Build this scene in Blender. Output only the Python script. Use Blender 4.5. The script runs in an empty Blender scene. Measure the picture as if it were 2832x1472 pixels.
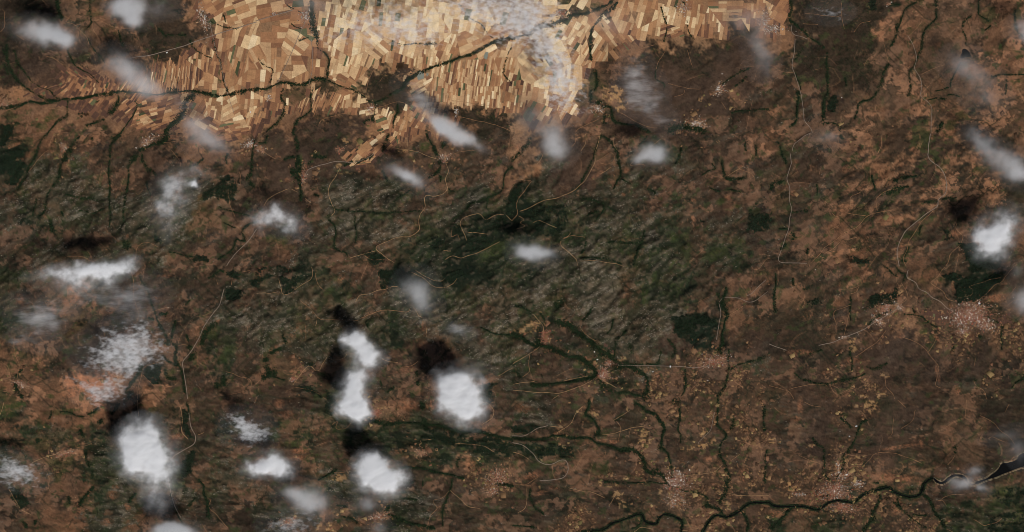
import bpy, math, random, heapq
import numpy as np

random.seed(7)
rng = np.random.default_rng(7)
# One unit is ten metres: the photograph's pixel is a ten-metre square of ground.
scene = bpy.context.scene
scene.unit_settings.scale_length = 10.0
PW, PH = 2832.0, 1472.0
CAM_H = 9000.0

# ------------------------------------------------------------------ camera
cam_d = bpy.data.cameras.new("camera")
cam = bpy.data.objects.new("camera", cam_d)
scene.collection.objects.link(cam)
cam.location = (0, 0, CAM_H)
cam.rotation_euler = (0, 0, 0)
cam_d.sensor_fit = 'HORIZONTAL'
cam_d.angle = 2 * math.atan(PW / 2 / CAM_H)
cam_d.clip_start = 100.0
cam_d.clip_end = 30000.0
scene.camera = cam

# ------------------------------------------------------------------ light
SUN_EL = math.radians(58.0)
SUN_DIR = np.array([0.594 * math.cos(SUN_EL), -0.805 * math.cos(SUN_EL), math.sin(SUN_EL)])
world = bpy.data.worlds.new("World")
scene.world = world
world.use_nodes = True
wn = world.node_tree
wn.nodes.clear()
sky = wn.nodes.new("ShaderNodeTexSky")
sky.sky_type = 'NISHITA'
sky.sun_disc = False
sky.sun_elevation = SUN_EL
sky.sun_rotation = math.atan2(SUN_DIR[0], SUN_DIR[1])
bg = wn.nodes.new("ShaderNodeBackground")
bg.inputs["Strength"].default_value = 0.05
wo = wn.nodes.new("ShaderNodeOutputWorld")
wn.links.new(sky.outputs[0], bg.inputs[0])
wn.links.new(bg.outputs[0], wo.inputs[0])

sun_d = bpy.data.lights.new("sun", 'SUN')
sun_d.energy = 4.6
sun_d.angle = math.radians(0.5)
sun_d.color = (1.0, 0.975, 0.94)
sun = bpy.data.objects.new("sun", sun_d)
scene.collection.objects.link(sun)
from mathutils import Vector
sun.rotation_euler = Vector(-SUN_DIR).to_track_quat('-Z', 'Y').to_euler()
sun.location = (600, -800, 2000)

vs = scene.view_settings
vs.view_transform = 'Standard'
vs.look = 'None'
vs.exposure = 0.0
vs.gamma = 1.0
cy = scene.cycles
cy.volume_bounces = 3
cy.max_bounces = 6
cy.diffuse_bounces = 2
cy.transparent_max_bounces = 48
cy.volume_step_rate = 0.3
cy.volume_max_steps = 256
cy.use_denoising = True
cy.filter_width = 1.0
cy.sample_clamp_indirect = 4.0

# ------------------------------------------------------------------ helpers
col = scene.collection
GAIN = 1.42     # light that a flat white sheet would send back, used to turn seen colours into surface colours
def lin(c):
    c = np.asarray(c, float) / 255.0
    return np.where(c <= 0.04045, c / 12.92, ((c + 0.055) / 1.055) ** 2.4)
def alb(c): return np.clip(lin(c) / GAIN, 0.003, 0.85)

def wx(px): return px - PW / 2
def wy(py): return PH / 2 - py
TS = 708.0 / 2576.0
def T(c, r, s):
    """points written x,y x,y inside tile (c, r) of the survey sheet -> photo coordinates"""
    a = np.array([[float(v) for v in p.split(',')] for p in s.split()])
    return a * TS + np.array([c * 708.0, r * 368.0])
DS = 2832.0 / 2576.0
def D(s):
    return np.array([[float(v) for v in p.split(',')] for p in s.split()]) * DS

def tag(o, label=None, cat=None, group=None, kind=None):
    if label: o["label"] = label
    if cat: o["category"] = cat
    if group: o["group"] = group
    if kind: o["kind"] = kind
    return o
def empty(name, loc):
    o = bpy.data.objects.new(name, None); col.objects.link(o); o.location = loc
    return o
def mesh_obj(name, verts, faces, mats, parent=None, loc=(0, 0, 0), fcol=None, vcol=None, smooth=False, mat_idx=None):
    """verts (n,3) in world space, faces an (m,k) array or list; loc becomes the origin"""
    verts = np.asarray(verts, np.float32)
    me = bpy.data.meshes.new(name)
    off = np.asarray(loc, np.float32)
    if isinstance(faces, np.ndarray):
        n, k = faces.shape
        me.vertices.add(len(verts)); me.vertices.foreach_set("co", (verts - off).ravel())
        me.loops.add(n * k); me.loops.foreach_set("vertex_index", faces.astype(np.int32).ravel())
        me.polygons.add(n)
        me.polygons.foreach_set("loop_start", np.arange(0, n * k, k, dtype=np.int32))
        me.polygons.foreach_set("loop_total", np.full(n, k, np.int32))
    else:
        me.from_pydata((verts - off).tolist(), [], faces)
    if vcol is not None:
        at = me.color_attributes.new("cover", 'FLOAT_COLOR', 'POINT')
        c4 = np.ones((len(verts), 4), np.float32); c4[:, :3] = vcol
        at.data.foreach_set("color", c4.ravel())
    for m in (mats if isinstance(mats, (list, tuple)) else [mats]): me.materials.append(m)
    if mat_idx is not None: me.polygons.foreach_set("material_index", np.asarray(mat_idx, np.int32))
    if smooth: me.polygons.foreach_set("use_smooth", np.ones(len(me.polygons), bool))
    me.update(calc_edges=True); me.validate()
    o = bpy.data.objects.new(name, me); col.objects.link(o)
    if parent is not None:
        o.parent = parent
        o.location = off - np.asarray(parent.location)
    else:
        o.location = off
    return o

def mat_new(name):
    m = bpy.data.materials.new(name); m.use_nodes = True
    nt = m.node_tree; nt.nodes.clear()
    out = nt.nodes.new("ShaderNodeOutputMaterial")
    return m, nt, out
def mat_flat(name, c, rough=0.9, var=0.18, scale=0.06, seen=True):
    """one surface colour with patchy grain"""
    m, nt, out = mat_new(name)
    b = nt.nodes.new("ShaderNodeBsdfPrincipled"); b.inputs["Roughness"].default_value = rough
    b.inputs["Specular IOR Level"].default_value = 0.15
    tc = nt.nodes.new("ShaderNodeNewGeometry")
    n1 = nt.nodes.new("ShaderNodeTexNoise"); n1.inputs["Scale"].default_value = scale; n1.inputs["Detail"].default_value = 5
    nt.links.new(tc.outputs["Position"], n1.inputs["Vector"])
    rp = nt.nodes.new("ShaderNodeMapRange")
    rp.inputs[1].default_value = 0.3; rp.inputs[2].default_value = 0.7
    rp.inputs[3].default_value = 1 - var; rp.inputs[4].default_value = 1 + var
    nt.links.new(n1.outputs[0], rp.inputs[0])
    mx = nt.nodes.new("ShaderNodeVectorMath"); mx.operation = 'SCALE'
    a = alb(c) if seen else np.array(c)
    mx.inputs[0].default_value = tuple(a)
    nt.links.new(rp.outputs[0], mx.inputs["Scale"])
    nt.links.new(mx.outputs[0], b.inputs["Base Color"])
    nt.links.new(b.outputs[0], out.inputs["Surface"])
    return m
def mat_cover(name, var=0.2, scale=0.35, bump=0.0, rough=0.95):
    """colour of the ground cover stored on the surface, broken up by fine grain"""
    m, nt, out = mat_new(name)
    b = nt.nodes.new("ShaderNodeBsdfPrincipled"); b.inputs["Roughness"].default_value = rough
    b.inputs["Specular IOR Level"].default_value = 0.05
    at = nt.nodes.new("ShaderNodeAttribute"); at.attribute_name = "cover"
    g = nt.nodes.new("ShaderNodeNewGeometry")
    n1 = nt.nodes.new("ShaderNodeTexNoise"); n1.inputs["Scale"].default_value = scale
    n1.inputs["Detail"].default_value = 5; n1.inputs["Roughness"].default_value = 0.75
    nt.links.new(g.outputs["Position"], n1.inputs["Vector"])
    rp = nt.nodes.new("ShaderNodeMapRange")
    rp.inputs[1].default_value = 0.25; rp.inputs[2].default_value = 0.75
    rp.inputs[3].default_value = 1 - var; rp.inputs[4].default_value = 1 + var
    nt.links.new(n1.outputs[0], rp.inputs[0])
    mx = nt.nodes.new("ShaderNodeVectorMath"); mx.operation = 'SCALE'
    nt.links.new(at.outputs["Color"], mx.inputs[0]); nt.links.new(rp.outputs[0], mx.inputs["Scale"])
    nt.links.new(mx.outputs[0], b.inputs["Base Color"])
    nt.links.new(b.outputs[0], out.inputs["Surface"])
    return m

def inside(poly, x, y):
    r = np.zeros(x.shape, bool)
    n = len(poly); j = n - 1
    for i in range(n):
        xi, yi = poly[i]; xj, yj = poly[j]
        if yi != yj:
            r ^= ((yi > y) != (yj > y)) & (x < (xj - xi) * (y - yi) / (yj - yi) + xi)
        j = i
    return r
def winding(pts, amp=3.0, step=6.0, seed=0):
    """a survey line resampled every few pixels with a natural wobble"""
    r = np.random.default_rng(seed)
    p = np.asarray(pts, float)
    seg = np.hypot(*np.diff(p, axis=0).T); s = np.concatenate([[0], np.cumsum(seg)])
    n = max(3, int(s[-1] / step) + 1)
    t = np.linspace(0, s[-1], n)
    # corner rounding: average of shifted interpolations
    q = np.zeros((n, 2))
    for d in (-8, -4, 0, 4, 8):
        tt = np.clip(t + d, 0, s[-1])
        q[:, 0] += np.interp(tt, s, p[:, 0]) / 5; q[:, 1] += np.interp(tt, s, p[:, 1]) / 5
    w = np.zeros((n, 2))
    for wl, a in ((60, 1.0), (28, .6), (13, .35)):
        k = max(2, int(s[-1] / wl) + 2)
        for c in range(2):
            w[:, c] += np.interp(t, np.linspace(0, s[-1], k), r.normal(0, a, k))
    env = np.minimum(1, np.minimum(t, s[-1] - t) / 20)[:, None]
    return q + w * amp * 0.6 * env
# ------------------------------------------------------------------ survey data (read off tile by tile, 4 x 4 tiles)
COVER = {
(0,0):"kddbBbkkkwtt kbbbBBkkkkwt kqbkkkdkkwtt kqqwwwwwwwtt wwwwwwrwwwtt rrrwrwrwwwtt",
(1,0):"twttTTTTTTTT ttttTTTTTTTT twttttTTTtTt tttttkkttttt twwtTkkwtttt twqqqwtwwkkk",
(2,0):"TTetwttttttB TTtwtwttttkB TTtrBwkkkkqq TTTeBqqqqqqq TTtewbqqqqBb ttwrbqqqqbbb",
(3,0):"wkkkkkrrBBrr wbkkkrrBBBrr bkkkkBrBBbrr bkkkkBBBBBrr bbbbBBrBBBBB BbbBrByyyyyB",
(0,1):"frrbrbBdbBbB fbggbbdbbBbb bggggbbgBggb gGgggggggebd bbGbbggggebb bbgbdbbgbbbb",
(1,1):"bqkkbwwbBwbb qqqqbbbBbbbb qqbggggbbggb bbbgmggbggGG bebgggmbGfff bBgbbbGGGffG",
(2,1):"wqqqBbGBbbbr wgqqBgbgbbbb fgqqggbbbbbb fGGgggbGbbgb fGGGgGgGbgbb GGgmgGGGbGGb",
(3,1):"rbbyyyyyyyyb bbbyyyyyyyyb ebbyyyyyyyyk ebbyyyyyybdb bbbrryybbbdr bBbrkkrbbbfb",
(0,2):"Ggbbggbbbbbg gbBrgbbbbbgb Gbbebebbbbgm bbbddbbbbrGd rrbbbbbbbbGb rrroowrrbbbb",
(1,2):"gbfGbbffgffG gggGgbgggGgg ggegmgGgggbg ggggggGbegmg eBbegbbbbbgg bbGbGbbbBGbb",
(2,2):"GmgmmgGGGbbB gmGgmbGGbbrb GGbgmggmffrb gbGbgggqffbq GbbGGbgbpppg gbbbGbpppppp",
(3,2):"bBBbrBBrfffb bBbrbBBbBffB bdkbbqwppBpp kkkbbqqdppBp bdbpbqdqbqbd bqbypqbdbbpd",
(0,3):"Grrrrrdbebbd rGgyGdGgbbGb GryyGGGgbbbb bGrrGGggGbgg bbryGggbgbgb brrrggrbbbbd",
(1,3):"bbbGGeBGbgbb GeGbGGGGGbbb ebbbbgGeGGGG bbegggbbbBpp GdGbgbggbbbb ggbBGbGgbbbb",
(2,3):"ggbpbbbpbpbp dbpbbbpbpbpp GGGbbbbbbbbp bbbbpbpppppp bbbbbpbppbpp bbppbGbbbpbp",
(3,3):"bbqppdqddbdd bbqbbqbbbBdd bbqpbqbbBBdd pppBprbbbbdd pBpGppGbbbGG GBGbpkppGGGG",
}
# tree lines along the streams: tile, width, points (| separates lines)
TREES = [
(0,0,7,"0,1090 160,1070 300,1020 420,1045 560,1015 680,1000 800,990 950,960 1080,945 1200,925 1300,940 1420,945 1560,950 1680,940 1800,930 1900,915 2000,935 2080,965 2200,975 2300,960 2420,930 2590,905"),
(0,0,5,"70,430 60,560 80,700 150,800 240,870 330,930 420,990 500,1010 620,1015|950,1030 1010,1010"),
(0,0,3,"140,500 170,600 240,720 330,820 440,880 520,900 560,980 620,1015|680,480 710,560 740,640 830,710 920,760 1000,840|910,0 910,80 920,180 920,230 870,300|1190,300 1210,400 1240,480|2010,110 2120,200 2250,280 2400,290|1910,400 1960,510 2060,560 2140,590|880,370 920,470 990,570 1060,640"),
(0,0,9,"580,0 590,120 630,200|1190,1030 1150,1110 1100,1150|40,1290 110,1270"),
(0,0,4,"680,1010 675,1100 680,1160 600,1210 540,1280 480,1339|1190,950 1190,1040|1590,280 1700,340 1880,360|1600,300 1680,380|2250,130 2270,230|2140,390 2170,500 2220,640 2260,800 2290,930|1370,1010 1360,1100 1320,1190 1260,1260 1220,1339"),
(0,0,11,"1950,945 1870,1020 1840,1120 1820,1180 1720,1260 1650,1339"),
(0,0,5,"30,500 60,560|40,640 90,760|1680,900 1720,880 1800,910|860,1270 960,1230 1060,1200|120,1250 200,1240"),
(1,0,7,"0,895 110,905 210,870 290,840 400,860 500,860 560,800 640,785 720,805"),
(1,0,3,"720,805 790,850 900,890 1000,920 1090,970 1130,1010 1180,1030 1260,1000 1380,940|300,40 370,90 460,130|2040,40 2100,100 2150,190 2280,250 2340,340 2390,390|2576,470 2540,560 2500,680 2490,740 2540,800 2576,850|20,560 50,640 140,690 180,700 170,760 130,850|1310,440 1450,445 1600,440 1820,440"),
(1,0,8,"1380,940 1470,890 1480,850 1560,780 1650,715 1750,680 1880,640 2000,600 2080,565 2200,535 2300,470 2400,415 2500,385 2590,370"),
(1,0,6,"560,10 560,140 570,260 600,350 620,400 625,500 700,560 740,620 720,700 715,790"),
(1,0,9,"560,20 560,150 575,290 615,390|1480,890 1520,820 1560,780"),
(1,0,5,"580,880 540,950 540,1050 550,1110 450,1180 400,1230 380,1300 360,1339|280,880 240,1000 300,1080 240,1180 170,1280 100,1330|1200,1030 1200,1100 1180,1180 1080,1240|1430,1030 1420,1150 1390,1200 1380,1300"),
(1,0,5,"1720,1260 1725,1339|410,410 540,375|350,240 460,290|1170,1170 1190,1240"),
(2,0,9,"-20,400 60,370 150,345 300,245 420,245 540,200 600,150"),
(2,0,7,"600,150 700,140 850,100 940,60 980,30 1010,0|1070,20 1010,90 930,130 890,200 840,260 810,320 805,420 800,520 800,620|795,900 795,980 780,1040 830,1050 900,1025"),
(2,0,6,"830,700 850,790 860,850 820,920|900,1080 960,1070 1010,1110 1020,1170 1030,1220 1100,1240 1200,1250 1300,1290 1400,1339|950,1120 920,1250"),
(2,0,4,"1500,60 1510,170 1540,270 1530,430|1720,0 1740,50|2200,1140 2350,1120 2590,1100|900,230 920,280|930,200 1010,170"),
(2,0,2.5,"1760,200 1760,290 1800,350 1830,400|1440,800 1520,830 1535,900|1470,640 1440,800|2100,860 2180,800 2300,720 2400,680|2230,880 2330,820 2370,760"),
(2,0,12,"1580,1320 1640,1290 1750,1260 1850,1295 1940,1320"),
(3,0,6,"220,0 230,100 205,190 280,260 380,330 400,380 500,420 570,490"),
(3,0,4.5,"590,520 600,560 590,700 590,850 590,950 560,1010 550,1200|1500,20 1430,60 1370,100 1330,190 1300,250 1280,310 1270,400 1220,480|2120,0 2110,120 2150,170 2230,220|2490,90 2480,200 2490,290 2570,380|770,760 780,830 790,880"),
(3,0,4,"1690,0 1690,130 1700,180 1620,260 1580,300 1560,400 1550,500 1510,600 1470,680 1430,730 1430,850 1400,980"),
(3,0,3,"2060,150 1960,200 1950,300 1990,370 1990,470|1940,620 1880,730 1830,820 1830,880|2590,750 2400,760 2180,765|1800,960 1900,960 1930,980|1600,1010 1800,1000|540,1250 680,1240 730,1290 720,1339|330,920 320,850 290,790 270,720|1830,880 1680,920|2250,250 2180,310|350,480 260,620|2400,800 2390,960"),
(3,0,5,"1220,640 1150,760 1160,810 1110,920 1060,1000 920,1040 910,1110 870,1210|1300,240 1285,290|1210,50 1340,50"),
(3,0,7,"290,920 310,990 290,1100 280,1220 210,1280|560,1020 545,1220|1760,1230 1700,1330"),
(0,1,5,"490,0 400,100 380,190 320,300 290,340 250,440 170,570|810,30 760,80 700,170 650,230 620,320 600,440 560,500 490,600 480,700 470,760 400,850"),
(0,1,4,"1230,0 1160,60 1120,110 1110,240 1090,370 1100,480 1100,600 1120,720 1130,800 1100,960|1430,200 1440,280 1500,360 1580,430|1370,250 1300,310 1280,400 1285,480 1270,640 1250,900|2290,200 2280,320|2060,260 1950,330"),
(0,1,9,"1690,0 1660,70 1600,110 1530,110 1430,170|1440,140 1400,190|1380,230 1320,290|720,150 690,200|680,230 660,290"),
(0,1,6,"2576,40 2540,200 2530,300 2510,420 2480,480|2510,490 2560,560|1230,10 1130,60|620,780 640,900|930,40 930,80"),
(0,1,6,"2590,900 2500,920 2460,980 2480,1070 2490,1100 2380,1070 2350,1160 2300,1210 2200,1270"),
(0,1,3,"1700,1200 1850,1230 1950,1250|2200,740 2400,810 2576,850|650,620 800,650 1000,680|1480,480 1490,580 1530,640|800,780 960,800 1060,760|380,660 330,850|2250,900 2380,960"),
(0,1,8,"1250,1080 1300,1150 1240,1130|500,870 540,1000|1560,1040 1640,1110"),
(1,1,5,"120,20 100,100 20,100|880,340 960,300 1040,300 1100,260 1180,220|740,700 800,750 880,770 950,790|1270,370 1300,430 1330,490|1860,340 1830,400 1730,460|1850,420 1860,500"),
(1,1,6,"370,0 410,50 420,140 410,200|1340,0 1310,80 1290,170 1270,200"),
(1,1,16,"425,225 425,330 430,430"),
(1,1,9,"440,430 450,560 455,690|1780,130 1810,180 1830,230|1840,290 1860,310|280,270 390,240|360,370 410,480|1900,90 1870,150"),
(1,1,6,"1720,0 1740,80 1800,160|570,230 720,245|560,280 520,320"),
(1,1,4,"2590,330 2510,400 2490,470 2490,570 2380,630 2280,670 2130,720 2130,770 2030,830 1980,880|720,830 740,880 800,930 805,1050 800,1150 870,1190 930,1200 920,1260|570,620 640,640"),
(1,1,2.5,"950,790 1200,800 1300,810 1500,800 1700,790|2330,650 2320,770|1690,540 1700,600|1930,560 2000,600|1380,700 1500,620 1560,570|1000,830 1020,980 1000,1120"),
(2,1,6,"180,40 150,120 100,180 40,240 -10,290|1060,240 1080,330|2110,260 2110,330 2140,400 2150,450 2200,470 2330,460"),
(2,1,4,"900,10 870,100 840,200 790,310 740,420 690,530 640,570|910,30 970,70 1020,110 1060,180 1070,250 1080,330 1100,370 1080,450 1050,500 1010,580|1360,20 1330,80 1280,130|1700,110 1710,180 1670,260 1640,320|2350,80 2350,190|2450,110 2450,240|700,660 800,680 930,710 1050,800|750,1080 690,1220|670,1260 850,1260 1000,1270 1100,1320"),
(2,1,5,"930,710 900,800 830,900|950,1100 1150,1110 1300,1110|1330,970 1310,1080 1260,1200 1220,1339|1360,560 1450,610"),
(2,1,3,"2150,560 2330,590|1990,560 2100,590|2470,690 2380,800|1100,460 1200,520|880,780 740,840|2000,300 2050,370 1900,430"),
(3,1,5,"100,90 130,200 170,260 180,320|1550,920 1510,1020|1410,1150 1370,1250|1330,1280 1400,1300|1700,690 1560,700|1750,670 1900,650"),
(3,1,7,"160,490 60,520 20,570|1260,480 1400,450 1500,430|1190,620 1250,580 1420,540|1040,420 1050,520 1080,590|720,20 750,70|200,960 100,970|120,1180 180,1110|400,1160 390,1220|250,1010 240,1070"),
(3,1,3,"490,500 490,640|20,830 40,780|200,800 400,790"),
(0,2,4,"1400,100 1480,230 1520,330 1560,450 1600,560 1640,640 1700,750 1780,800|2270,60 2200,40 2160,90 2090,130|230,1030 160,1110"),
(0,2,7,"1600,580 1630,640|1770,540 1740,680 1730,740|1880,680 1900,760|1430,990 1410,1080 1360,1140 1300,1220 1260,1280|1600,490 1700,480|1490,520 1560,550"),
(0,2,5,"1780,800 1760,920 1820,1000 1850,1100 1860,1200 1870,1300|1920,340 1860,400|1640,900 1700,960 1800,1000|1650,770 1720,790|1660,1030 1680,1110 1780,1140"),
(0,2,9,"2180,570 2120,620 2060,690 2030,800|150,1180 180,1260 230,1330|1900,790 1920,830|1960,880 1900,950|1320,1260 1290,1339|2250,1100 2260,1190 2160,1200"),
(1,2,9,"260,820 140,880|100,1000 130,1080 60,1140|80,960 130,920|200,1060 140,1090"),
(1,2,5,"120,1110 300,1150|2260,620 2400,680 2576,700|1620,1050 1630,1200|1400,1210 1320,1280|1250,1150 1270,1210|260,690 310,780|20,770 80,800|1120,560 1120,630"),
(2,2,5,"20,390 120,440 200,470|820,410 760,470 700,560|1020,530 980,620 950,690|1150,650 1050,740 1030,830 1020,940|1180,770 1190,880"),
(2,2,10,"-10,700 90,700 130,740 230,790 350,800 480,860 560,910 680,910 760,980 840,1040 860,1090 800,1120 700,1140 600,1180 480,1180 350,1200 180,1190"),
(2,2,13,"440,570 560,580 620,650 720,720 820,780 880,850 940,900|0,690 80,710"),
(2,2,9,"230,760 300,740|280,460 330,550|1010,1030 1120,1010 1200,1020 1290,1070 1350,1110 1360,1200 1350,1300 1340,1350|960,870 1000,930 1060,960|740,1010 800,1030"),
(2,2,8,"430,360 460,420 510,330|2150,210 2150,300 2110,350 2140,420 2150,500 2110,560 2110,680 2120,800 2080,880|880,1180 930,1230|2060,270 2090,310"),
(2,2,6,"860,1130 930,1190 1000,1250 1080,1270 1140,1250 1240,1290 1300,1310"),
(2,2,4,"1500,850 1490,920 1450,1000|1560,730 1620,790 1640,850 1600,930|2180,830 2170,980 2190,1050 2150,1150 2130,1230 2060,1320|2590,870 2480,930 2380,960 2260,1010 2200,1040|1740,1030 1750,1150 1740,1250 1700,1310|0,1140 70,1190|0,1040 60,1080 80,1130|290,1080 310,1130|430,1150 450,1180"),
(2,2,5,"1060,960 1200,980 1320,990 1500,980"),
(3,2,5,"70,60 80,180 50,330 70,480|250,120 260,220|340,240 420,210 460,190|1290,10 1330,60 1390,80 1360,160"),
(3,2,3.5,"1160,0 1230,50 1300,110|1360,490 1480,490 1560,520 1640,590 1700,620|820,290 830,350 815,430 830,560|820,790 830,900 840,1060|250,1070 380,1140 480,1180 600,1190 700,1180 760,1160 900,1130 980,1080|2350,600 2340,720 2350,850|2200,500 2330,580|980,1010 1060,1040 1200,970|1870,800 1840,900|1860,480 1830,580|1450,410 1480,480|410,890 560,840"),
(3,2,5,"2590,1100 2500,1150 2440,1240|2060,1130 2100,1160|1000,600 1100,520 1240,440|2120,680 2140,740"),
(0,3,5,"880,160 1000,90|870,500 890,620 920,740 950,800|1880,30 1900,140|1900,1080 1970,990|860,180 730,150 600,130"),
(0,3,7,"1120,160 1200,40|950,870 860,1000 800,1080|2000,800 2050,950 2080,1050 2100,1150 2100,1200|820,300 800,340 860,380|1370,940 1300,1050|690,970 700,1060|240,1230 270,1300|1000,250 1040,210|360,1210 350,1270|370,440 400,390"),
(0,3,3,"1720,940 1740,1060 1800,1170 1840,1250|500,200 520,110"),
(1,3,9,"1170,220 1300,250 1500,240 1700,260 1900,280 2060,330 2200,310 2400,370 2590,410|1690,180 1720,320|1660,20 1680,100|1300,270 1310,290"),
(1,3,7,"1450,690 1650,690 1800,740 1950,760 2100,800|820,710 720,760 620,820|1320,1150 1420,1200 1600,1250 1800,1300|2400,860 2590,880|1460,930 1520,940|1350,1060 1310,1130|1470,1000 1650,1010"),
(1,3,4,"2040,580 2030,700|1980,790 1930,960 1900,1120 1880,1280|1500,840 1600,830|1680,810 1680,880|850,1180 980,1190 1020,1260|1670,590 1680,640|720,880 800,950|800,1070 920,1080"),
(2,3,7,"-10,390 200,390 360,400 400,375 560,375 700,390 800,410 860,460 950,470 1060,490 1090,520 1200,500 1260,530 1330,590 1340,680 1380,740 1510,740 1530,800 1590,880"),
(2,3,6,"1590,880 1680,890 1720,930 1850,930 1940,960 1980,1020 1940,1080 2050,1090 2110,1110 2110,1160"),
(2,3,10,"780,0 770,80 720,160 800,190 850,250 880,310 840,380|1240,20 1260,50|1620,10 1640,40|1500,470 1500,510|1420,720 1490,740"),
(2,3,7,"1240,30 1310,70 1350,130 1440,150 1500,230 1550,290 1520,360 1500,440 1500,490 1560,540 1580,620 1600,700 1610,800|1100,500 1230,490"),
(2,3,5,"1670,0 1680,100 1690,200 1680,290 1700,350 1690,450|2240,200 2200,320|2540,70 2520,200 2540,330|2570,500 2540,650 2550,850|920,830 1000,840 1200,860 1400,840 1560,850|190,890 160,960 200,1050 320,1170|1200,1310 1260,1260 1310,1220|0,1270 250,1300"),
(2,3,6,"2070,-10 2060,100 2070,200 2060,260 2140,320 2180,370 2110,450 2090,540 2120,620 2150,660 2150,730 2200,770 2170,850 2160,950 2090,1010 2090,1060|2310,1140 2370,1200 2390,1260 2360,1339"),
(3,3,7,"1570,960 1640,1040 1660,1110 1720,1190 1780,1300|1130,960 1120,1050 1060,1130 1050,1230 950,1330|1100,890 1190,880|1060,830 1120,850"),
(3,3,10,"230,1090 170,1170 80,1260 20,1300"),
(3,3,4,"1000,210 930,230 890,320 850,440 780,540 750,650 710,760 680,810|560,500 570,700 550,770 630,820|440,380 500,450 570,490|1890,470 1880,550|1300,1000 1330,1100 1450,1200 1600,1300|720,180 800,260 840,300|1450,1160 1600,1170|1340,1090 1250,1030|540,960 640,980"),
]
# the main river (water with trees on both banks)
RIVERS = [
(2,3,4.5,"640,1350 940,1310 1000,1250 1110,1210 1220,1170 1300,1150 1320,1230 1380,1260 1460,1260 1480,1190 1540,1150 1640,1180 1720,1230 1700,1350"),
(2,3,5.5,"1900,1370 1980,1240 2010,1190 2060,1160 2150,1190 2270,1160 2320,1090 2400,1050 2480,1040 2590,1035"),
(3,3,6,"0,1035 60,1080 200,1080 320,1075 440,1100 510,1110 580,1050 650,1020 740,1010 860,1045 930,990 970,950 1050,920 1220,890 1300,950 1440,990 1520,970 1560,920 1570,850 1610,815 1665,790"),
]
RESERVOIR = (3,3,"1660,785 1700,818 1750,838 1785,805 1840,762 1900,752 1960,765 1998,788 2012,830 2050,850 2110,815 2200,785 2270,740 2320,690 2345,640 2440,632 2505,602 2512,560 2600,525 2750,440 2850,430 2850,600 2700,650 2576,682 2500,702 2400,742 2290,785 2180,822 2080,868 2030,872 1985,838 1972,800 1900,776 1850,786 1795,838 1750,860 1690,842 1655,800")
LAKE = (3,0,"1960,490 1990,485 2030,530 2052,575 2040,610 2030,580 1990,572 1960,600 1925,595 1925,570 1955,535 1945,500")
PONDS = [(1,0,"1620,770 1650,720 1690,740 1690,790 1630,810"),(1,0,"1715,740 1735,735 1735,760 1715,765"),(1,0,"2290,570 2310,525 2340,525 2325,600 2295,590")]
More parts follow.
